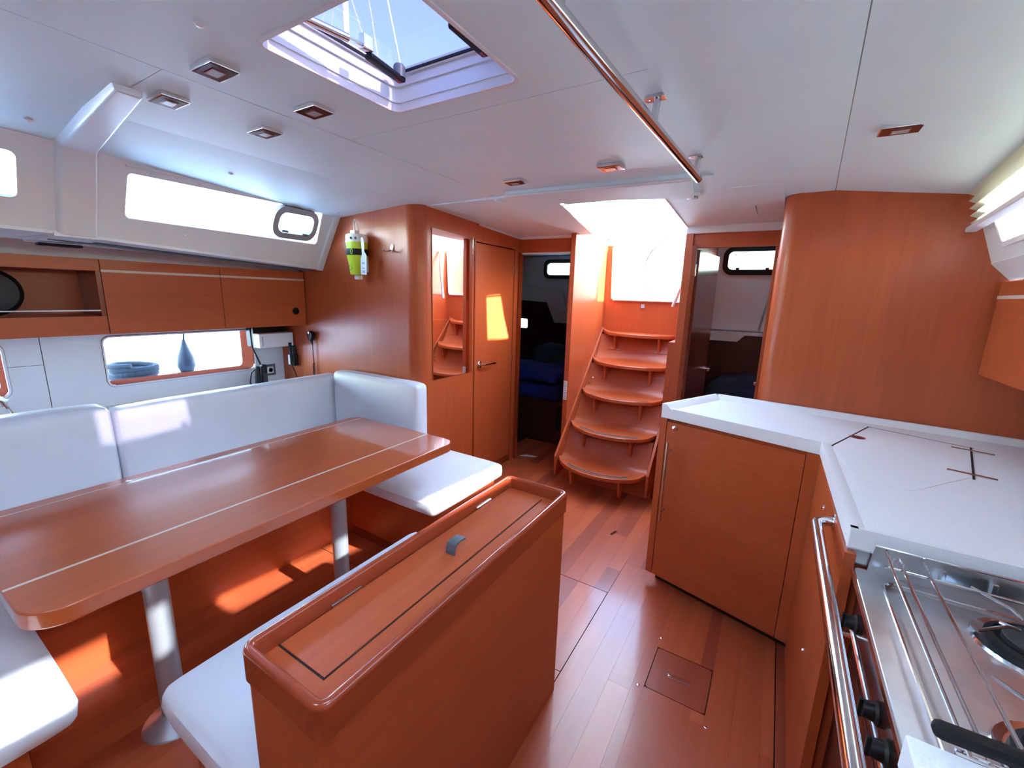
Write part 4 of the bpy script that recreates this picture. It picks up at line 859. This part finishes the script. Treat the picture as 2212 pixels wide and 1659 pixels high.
for hx, hy in ((0.690, 2.235), (0.600, 1.905)): obj('lid_hinge', obox((hx, hy, CZ + 0.0022), (0.97, -0.25, 0), 0.115, 0.016, 0.002, 0.0008, uy=(0.25, 0.97, 0)), 'steel', LID)
obj('finger_hole', lathe([(0.027, 0.0), (0.027, 0.0022), (0.021, 0.0022)], (0.336, 2.167, CZ + 0.001), n=22), 'steel', LID); obj('hole_core', lathe([(0.019, 0.0), (0.019, 0.0030)], (0.336, 2.167, CZ + 0.0008), n=20), 'lampface', LID)
# near worktop corner
W2 = thing('forward_worktop', (0.6, 0.2, 0.92), 'near corner of the grey worktop forward of the cooker', 'worktop')
obj('slab', box(0.205, 1.19, -1.2, 0.648, CZ - 0.05, CZ, 0.003), 'counter', W2)
obj('base', box(0.24, 1.19, -1.2, 0.640, 0.0, CZ - 0.052), 'wood_z', W2)
# grab rail in front of the cooker
GR = thing('cooker_rail', (0.175, 1.0, 0.86), 'polished steel safety rail bent in front of the cooker', 'rail')
gp = [(0.207, 1.435, 0.895)] + [tuple(q) for q in arc((0.222, 1.435, 0.895), (0.166, 1.435, 0.893), (0.166, 0.60, 0.890), 0.035, 6)] + [tuple(q) for q in arc((0.166, 1.4, 0.890), (0.166, 0.585, 0.888), (0.23, 0.585, 0.888), 0.03, 6)] + [(0.204, 0.585, 0.888)]
obj('bar', tube(gp, 0.0145, 14), 'steel', GR)
obj('flange', lathe([(0.024, 0), (0.024, 0.004), (0.016, 0.006)], (0.2095, 1.435, 0.895), (-1, 0, 0), 18), 'steel', GR)
# ---- gimballed cooker
CK = thing('gas_cooker', (0.46, 0.95, 0.18), 'stainless steel gas cooker with wire pan rails set in the galley worktop', 'cooker')
HZ = 0.885
obj('oven_body', box(0.262, 0.74, 0.69, 1.205, 0.18, HZ - 0.03, 0.006), 'steel_b', CK)
obj('oven_door', box(0.246, 0.262, 0.70, 1.195, 0.22, 0.70, 0.004), 'lampface', CK)
fp = obj('front_panel', box(0.242, 0.262, 0.69, 1.205, 0.72, 0.85, 0.004), 'lampface', CK)
hob = obj('hob_tray', box(0.232, 0.745, 0.675, 1.225, HZ - 0.03, HZ - 0.008, 0.004), 'steel_b', CK)
hq = quad_xy(0.232, 0.745, 0.675, 1.225, HZ - 0.009)
obj('hob_rim', ring(hq, rrect(0, 0.513, 0, 0.55, 0.012), rrect(0.045, 0.48, 0.035, 0.515, 0.03), 0.009), 'steel_b', hob)
obj('hob_bead', tube([(*p, HZ + 0.001) for p in [(0.232 + a, 0.675 + b) for a, b in rrect(0.045, 0.48, 0.035, 0.515, 0.03)]], 0.003, 6, closed=True), 'steel', hob)
obj('front_lip', tube([(0.234, 0.68, HZ - 0.012), (0.234, 1.22, HZ - 0.012)], 0.008, 8), 'steel', hob)
obj('side_guard', prism([(0.255, HZ - 0.01), (0.262, 0.950), (0.74, 0.950), (0.74, HZ - 0.01)], 1.222, 1.228, 'y', 0.001), 'steel_b', CK)
obj('side_guard', prism([(0.255, HZ - 0.01), (0.262, 0.950), (0.74, 0.950), (0.74, HZ - 0.01)], 0.672, 0.678, 'y', 0.001), 'steel_b', CK)
obj('back_guard', box(0.738, 0.744, 0.675, 1.225, HZ - 0.01, 0.95), 'steel_b', CK)
obj('guard_edge', tube([(0.262, 1.225, 0.951), (0.74, 1.225, 0.951)], 0.003, 6), 'steel', CK)
rods = [(0.282, 0.940), (0.308, 0.928), (0.352, 0.928)]
for x, z in rods: obj('pan_rail', tube([(x, 1.222, z + 0.006), (x, 1.16, z), (x, 0.72, z - 0.004), (x, 0.68, z)], 0.0032, 8), 'steel', CK)
for yy in (1.185, 0.71): obj('pan_rail', tube([(0.275, yy, 0.925), (0.72, yy, 0.925)], 0.003, 8), 'steel', CK)
for x in (0.30, 0.38, 0.46, 0.56, 0.66): obj('clip', box(x - 0.005, x + 0.005, 1.214, 1.222, 0.905, 0.935, 0.002), 'steel_b', CK)
for bx, by in ((0.485, 1.095), (0.43, 0.80), (0.63, 0.95)):
    bn = obj('burner', lathe([(0.088, 0.0), (0.085, 0.006), (0.075, 0.001), (0.070, 0.001)], (bx, by, HZ - 0.008), n=32), 'steel', CK)
    obj('burner_ring', lathe([(0.070, 0.0), (0.068, 0.012), (0.058, 0.016), (0.05, 0.01), (0.0, 0.01)], (bx, by, HZ - 0.007), n=28), 'black', bn)
    obj('burner_cap', lathe([(0.045, 0.010), (0.045, 0.020), (0.040, 0.024), (0.0, 0.025)], (bx, by, HZ - 0.007), n=28), 'rubber', bn)
    for a in (0.4, 0.4 + PI / 2, 0.4 + PI, 0.4 + 1.5 * PI):
        c_, s_ = math.cos(a), math.sin(a)
        obj('pan_support', tube([(bx + c_ * 0.12 - s_ * 0.02, by + s_ * 0.12 + c_ * 0.02, 0.925), (bx + c_ * 0.055, by + s_ * 0.055, 0.926), (bx + c_ * 0.035, by + s_ * 0.035, 0.922), (bx + c_ * 0.05 + s_ * 0.02, by + s_ * 0.05 - c_ * 0.02, 0.920)], 0.0032, 6), 'steel', bn)
for ky in (1.125, 0.875, 0.795):
    kn = obj('knob', lathe([(0.021, 0.0), (0.021, 0.006), (0.016, 0.010), (0.014, 0.026), (0.0, 0.027)], (0.242, ky, 0.800), (-1, 0, 0), 18), 'black', CK)
    obj('pointer', box(0.210, 0.217, ky - 0.004, ky + 0.004, 0.782, 0.818, 0.002), 'black', kn)
dr = obj('towel_rail', tube([(0.242, 1.175, 0.735), (0.205, 1.175, 0.735), (0.205, 0.72, 0.735), (0.242, 0.72, 0.735)], 0.007, 10), 'steel', CK)
for zz in (0.755, 0.848): obj('panel_bead', tube([(0.240, 0.70, zz), (0.240, 1.20, zz)], 0.004, 6), 'steel', fp)
for yy in (0.6605, 1.232): obj('gimbal_pin', tube([(0.48, min(yy, 0.69) if yy < 1 else 1.205, 0.80), (0.48, yy if yy < 1 else 1.24, 0.80)], 0.012, 10), 'steel', CK)
lk = obj('lid_bar', obox((0.36, 0.664, 0.985), (1, 0.03, 0), 0.26, 0.022, 0.020, 0.009, uy=(0, 1, 0)), 'black', None, 'thick black rounded bar on the worktop edge beside the cooker', 'bar')
struct('wall_cooker_recess', box(0.745, 0.765, 0.648, 1.243, 0.0, 0.95), 'dark_wood')
# ---- right overhead locker and blind
RK = thing('overhead_locker', (0.9, 1.6, 1.22), 'wooden overhead locker above the galley worktop', 'locker')
obj('body', box(0.745, 1.19, 0.4, 2.44, 1.240, 1.600), 'wood_y', RK)
rdn = obj('door', box(0.722, 0.745, 1.5, 2.47, 1.236, 1.604, 0.002), 'wood_y', RK); rd2 = obj('door', box(0.722, 0.745, 0.4, 1.497, 1.236, 1.604, 0.002), 'wood_y', RK)
obj('inlay_line', box(0.7205, 0.724, 1.5, 2.47, 1.538, 1.551), 'inlay', rdn); obj('inlay_line', box(0.7205, 0.724, 0.4, 1.497, 1.538, 1.551), 'inlay', rd2)
BL = thing('pleated_blind', (0.58, 1.9, 1.8), 'half-lowered pleated cream blind over the galley window', 'blind')
def blindmesh():
    b = bmesh.new(); n = 10; rows = []
    e0t, e0b = V((0.586, 2.46, 1.955)), V((0.612, 2.44, 1.815)); e1t, e1b = V((0.43, 0.75, 1.975)), V((0.455, 0.75, 1.835))
    for i in range(n + 1):
        k = i / n; zig = 0.022 if i % 2 else 0.0
        a = e0t.lerp(e0b, k) + V((-zig, 0, -zig * 0.2)); c = e1t.lerp(e1b, k) + V((-zig, 0, -zig * 0.2))
        rows.append((b.verts.new(a), b.verts.new(c)))
    for A, B in zip(rows, rows[1:]): b.faces.new((A[0], A[1], B[1], B[0]))
    return b
obj('pleats', blindmesh(), 'blind', BL, ang=10)
obj('bottom_rail', obox((0.52, 1.60, 1.812), (0.155, 1.70, -0.02), 1.72, 0.034, 0.018, 0.004, uy=(1, 0, 0)), 'white', BL)
obj('top_rail', obox((0.505, 1.60, 1.968), (0.155, 1.70, -0.02), 1.72, 0.022, 0.014, 0.003, uy=(1, 0, 0)), 'white', BL)

# ================================================================== CEILING FITTINGS
# ---- skylight hatch
SK = thing('skylight_hatch', ((HX0 + HX1) / 2, (HY0 + HY1) / 2, 2.04), 'square smoked skylight hatch with white stepped frame and black latches', 'skylight')
def rect_ring(m0, m1, z0, z1, mat, name, par=SK, r=0.03):
    q = quad_xy(HX0, HX1, HY0, HY1, z0); w, l = HX1 - HX0, HY1 - HY0
    return obj(name, ring(q, rrect(m0, w - m0, m0, l - m0, r), rrect(m1, w - m1, m1, l - m1, max(r - 0.005, 0.008)), z1 - z0), mat, par)
fr = rect_ring(-0.002, 0.008, 2.036, 2.078, 'white', 'frame_lip')
rect_ring(0.002, 0.012, 2.060, 2.100, 'gel', 'frame_step', r=0.028)
rect_ring(-0.006, 0.006, 2.085, 2.094, 'grey', 'frame_track', r=0.028)
rect_ring(-0.03, 0.018, 2.100, 2.124, 'white', 'frame_seat')
ldf = rect_ring(0.008, 0.026, 2.124, 2.142, 'white', 'lid_frame')
rect_ring(0.024, 0.030, 2.128, 2.134, 'black', 'lid_seal', ldf)
obj('pane', box(HX0 + 0.018, HX1 - 0.018, HY0 + 0.018, HY1 - 0.018, 2.134, 2.146), 'smoke', SK)
for (px, py), (dx, dy) in (((-1.018, 1.003), (0.15, -1.0)), ((-0.722, 1.003), (0.03, -1.0))):
    lt = obj('latch', lathe([(0.017, 0.0), (0.017, 0.028), (0.013, 0.034)], (px, py, 2.100), n=16), 'grey', SK)
    dv_ = V((dx, dy, 0)).normalized()
    obj('latch_arm', obox(V((px, py, 2.098)) + dv_ * 0.058, dv_, 0.145, 0.026, 0.014, 0.005, uy=(-dv_.y, dv_.x, 0)), 'black', lt)
    obj('latch_mark', obox(V((px, py, 2.0905)) + dv_ * 0.005, dv_, 0.022, 0.008, 0.002, uy=(-dv_.y, dv_.x, 0)), 'red', lt)
obj('strut', tube([(-1.02, 0.66, 2.105), (-0.995, 0.81, 2.108)], 0.010, 10), 'steel', SK); obj('strut_rod', tube([(-0.995, 0.81, 2.108), (-0.988, 0.86, 2.112)], 0.005, 8), 'chrome', SK)
obj('strut_clevis', box(-1.000, -0.976, 0.845, 0.875, 2.100, 2.134, 0.003), 'chrome', SK)
for nm, (x0, x1, y0, y1) in (('galley', (-0.345, -0.02, -0.005, 0.605)), ('forward', (-1.095, -0.635, -0.855, -0.345))):  # hatches added out of view; translucent sheets spread daylight into the cabin
    hb = thing('added_hatch_diffuser', ((x0 + x1) / 2, (y0 + y1) / 2, 2.05), 'added translucent diffuser lighting the cabin through the unseen %s hatch' % nm, 'blind')
    obj('fabric', box(x0, x1, y0, y1, 2.062, 2.064), 'diffuser', hb); obj('diffuser_frame', ring(quad_xy(x0, x1, y0, y1, 2.060), [(0, 0), (x1 - x0, 0), (x1 - x0, y1 - y0), (0, y1 - y0)], [(0.012, 0.012), (x1 - x0 - 0.012, 0.012), (x1 - x0 - 0.012, y1 - y0 - 0.012), (0.012, y1 - y0 - 0.012)], 0.012), 'white', hb)
# ---- light fittings
LG = 'rectangular ceiling lights'
def light(x, y, z, label):
    t = thing('ceiling_light', (x, y, z), label, 'ceiling light', LG)
    h = obj('housing', box(x - .050, x + .050, y - .036, y + .036, z - 0.0125, z, 0.002), 'chrome', t)
    obj('face_plate', box(x - 0.0455, x + 0.0455, y - 0.0315, y + 0.0315, z - 0.0138, z - 0.012, 0.0005, 1), 'lampface', t)
    obj('lens', box(x - 0.019, x + 0.019, y - 0.014, y + 0.014, z - 0.0165, z - 0.0135, 0.001, 1), 'lens', t)
    obj('lens_rim', ring(quad_xy(x - 0.022, x + 0.022, y - 0.017, y + 0.017, z - 0.0158), [(0, 0), (0.044, 0), (0.044, 0.034), (0, 0.034)], [(0.003, 0.003), (0.041, 0.003), (0.041, 0.031), (0.003, 0.031)], 0.003), 'chrome', t)
    return t
L0 = light(-1.292, 0.640, 2.04, 'ceiling light beside the skylight, next inboard from the one at the rib')
for x, y, z, lb in ((-1.615, 0.662, 2.0385, 'ceiling light beside the end of the white structural rib'), (-1.616, 0.945, 2.0385, 'ceiling light over the table on the outboard panel, away from the rib'),
                    (-1.294, 0.916, 2.04, 'ceiling light over the table between the skylight and the outboard panel'), (-1.160, 1.885, 2.036, 'ceiling light ahead of the step moulding towards the mirror wall'),
                    (-0.674, 1.848, 2.036, 'ceiling light ahead of the step moulding near the overhead handrail'), (0.228, 1.741, 2.008, 'single ceiling light above the galley worktop')):
    c = copy_tree(L0, (x, y, z), None, lb)
wl = thing('white_sensor', (-0.442, 2.40, 2.0), 'small white square fitting on the ceiling below the handrail end', 'sensor')
obj('base', box(-0.487, -0.397, 2.36, 2.43, 2.000, 2.014, 0.004), 'white', wl); obj('dome', box(-0.467, -0.417, 2.375, 2.415, 1.992, 2.001, 0.003), 'lens', wl)
# ---- overhead handrail
HR = thing('overhead_handrail', (-0.36, 1.3, 1.97), 'long polished steel handrail hung below the ceiling on short posts', 'handrail')
def hrp(y): k = (y - 0.716) / (1.929 - 0.716); return V((-0.384 + 0.043 * k, y, 1.968))
obj('rail', tube([hrp(-0.2), hrp(1.93)], 0.0145, 18), 'steel', HR)
for py in (0.745, 1.305, 1.868):
    p = hrp(py); ps = obj('post', tube([p, (p.x + 0.006, py, 2.038)], 0.010, 14), 'steel', HR)
    fl = prism(rrect(p.x + 0.006 - 0.036, p.x + 0.006 + 0.036, py - 0.017, py + 0.017, 0.015), 2.031, 2.0395); obj('base_plate', fl, 'steel', ps)
    for s in (-1, 1): obj('screw', lathe([(0.005, 0.0), (0.004, -0.002)], (p.x + 0.006 + s * 0.025, py, 2.031), n=8), 'chrome', ps)

# ================================================================== OUTSIDE
struct('outer_deck', plate(quad_xy(-3.7, 1.4, -1.8, 2.30, 2.10), [rrect(2.58, 3.09, 2.40, 2.89, 0.03), rrect(2.58, 3.09, 0.92, 1.48, 0.03), rrect(3.33, 3.68, 1.78, 2.42, 0.03)], 0.002, [(0.95, 0), (4.2, 0), (4.35, 4.1), (0.85, 4.1)]), 'gel')
struct('side_deck_left', plate(((-4.1, -1.8, 1.70), (-2.66, -1.8, 1.735), (-2.97, 2.2, 1.69), (-4.1, 2.2, 1.66)), [], 0.01), 'gel')
struct('side_deck_right', plate(((0.50, -1.8, 1.70), (2.0, -1.8, 1.66), (2.0, 2.7, 1.62), (0.80, 2.7, 1.655)), [], 0.01), 'gel')
struct('water', box(-60, 60, -60, 60, -0.62, -0.60), 'water')
pn = struct('pontoon', box(-14, -4.3, -6, 12, -0.2, 0.68), 'sheet')  # added dock, pale and widened to bounce light into the left windows
struct('bounce_quay', box(3.2, 14, -6, 12, -0.2, 0.75), 'sheet')  # unseen, added to bounce sunlight up through the galley windows
def coil(c, R, n, r):
    pts = []
    for i in range(n * 18):
        a = 2 * PI * i / 18; pts.append((c[0] + (R + 0.02 * math.sin(i * 0.7)) * math.cos(a), c[1] + (R + 0.015 * math.cos(i * 1.1)) * math.sin(a), c[2] + r + r * 1.5 * i / 18))
    return tube(pts, r, 7)
obj('rope_coil', coil((-4.62, 1.39, 0.68), 0.145, 4, 0.022), 'rope', None, 'coil of dark rope on the pontoon outside the hull window', 'rope')
fd = thing('fender', (-4.55, 1.755, 0.68), 'dark teardrop fender standing outside the hull window', 'fender')
obj('body', lathe([(0.0, 0.0), (0.05, 0.01), (0.07, 0.06), (0.062, 0.14), (0.03, 0.23), (0.015, 0.28), (0.012, 0.30)], (-4.55, 1.755, 0.72), n=22), 'fender', fd)
obj('chock', lathe([(0.07, 0.0), (0.07, 0.045)], (-4.55, 1.755, 0.68), n=16), 'rubber', fd)
obj('lanyard', tube([(-4.55, 1.755, 1.0), (-4.50, 1.76, 1.2), (-4.08, 1.78, 1.665)], 0.008, 6), 'rope', fd)
# unseen hood added over the companionway to shape the light coming in
SH = thing('added_hood', (-1.0, 3.0, 2.1), 'added unseen canvas hood over the companionway, shaping its sun and sky light', 'added_hood')
def hood(sx):
    return ((sx, 2.35, 2.06), (sx, 3.75, 2.06), (sx, 3.75, 3.05), (sx, 2.75, 3.05))
hx = -0.20; dz = 0.69 * (1.96 + hx)
win = [(2.81 - 2.35, 1.53 + dz - 2.06), (2.84 - 2.35, 1.15 + dz - 2.06), (3.155 - 2.35, 1.13 + dz - 2.06), (3.07 - 2.35, 1.32 + dz - 2.06), (3.0 - 2.35, 1.53 + dz - 2.06)]  # opening cut so the sun patch falls on the door
def side(sx, hole):
    b = bmesh.new(); edges = []
    for lp in [[(0, 0), (1.4, 0), (1.4, 1.0), (0.35, 1.0)], hole]:
        vv = [b.verts.new((sx, 2.35 + p, 2.06 + q)) for p, q in lp]; edges += [b.edges.new((vv[i], vv[(i + 1) % len(vv)])) for i in range(len(vv))]
    bmesh.ops.triangle_fill(b, use_beauty=True, use_dissolve=False, edges=edges, normal=(1, 0, 0)); return b
obj('side_panel', side(hx, win), 'canvas', SH); obj('side_panel', side(-1.80, win), 'canvas', SH)
ar = [(hx, 3.05)] + [(-1.0 + 0.8 * math.cos(a), 3.05 + 0.18 * math.sin(a)) for a in [PI * i / 10 for i in range(1, 10)]] + [(-1.80, 3.05)]
b = bmesh.new(); r1 = [b.verts.new((x, 2.70, z)) for x, z in ar]; r2 = [b.verts.new((x, 5.2, z)) for x, z in ar]  # roof run further aft to dim the stairwell
for i in range(len(ar) - 1): b.faces.new((r1[i], r1[i + 1], r2[i + 1], r2[i]))
obj('roof', b, 'canvas', SH)
obj('front_window', plate(((-1.80, 2.35, 2.10), (-0.20, 2.35, 2.10), (-0.20, 2.72, 3.05), (-1.80, 2.72, 3.05)), [], 0.002), 'smoke', SH)  # smoked to cut the light on the steps
ms = thing('neighbouring_mast', (-6.18, 5.0, 0.55), 'slim white mast with wire shrouds seen through the skylight', 'mast')
obj('pole', tube([(-6.19, 5.0, 0.55), (-6.17, 5.0, 8.0)], 0.05, 10), 'white', ms)
for a, b_ in (((-6.009, 5, 5.691), (-5.725, 5, 5.008)), ((-5.651, 5, 5.615), (-5.536, 5, 5.011)), ((-5.274, 5, 5.51), (-5.025, 5, 4.56)), ((-6.675, 5, 5.713), (-6.816, 5, 5.463)), ((-6.421, 5, 5.769), (-6.524, 5, 5.486))):
    a, b_ = V(a), V(b_); d_ = a - b_; obj('shroud', tube([b_ - d_ * ((b_.z - 0.55) / d_.z), a + d_ * (2.0 / d_.z)], 0.012, 6), 'white', ms)
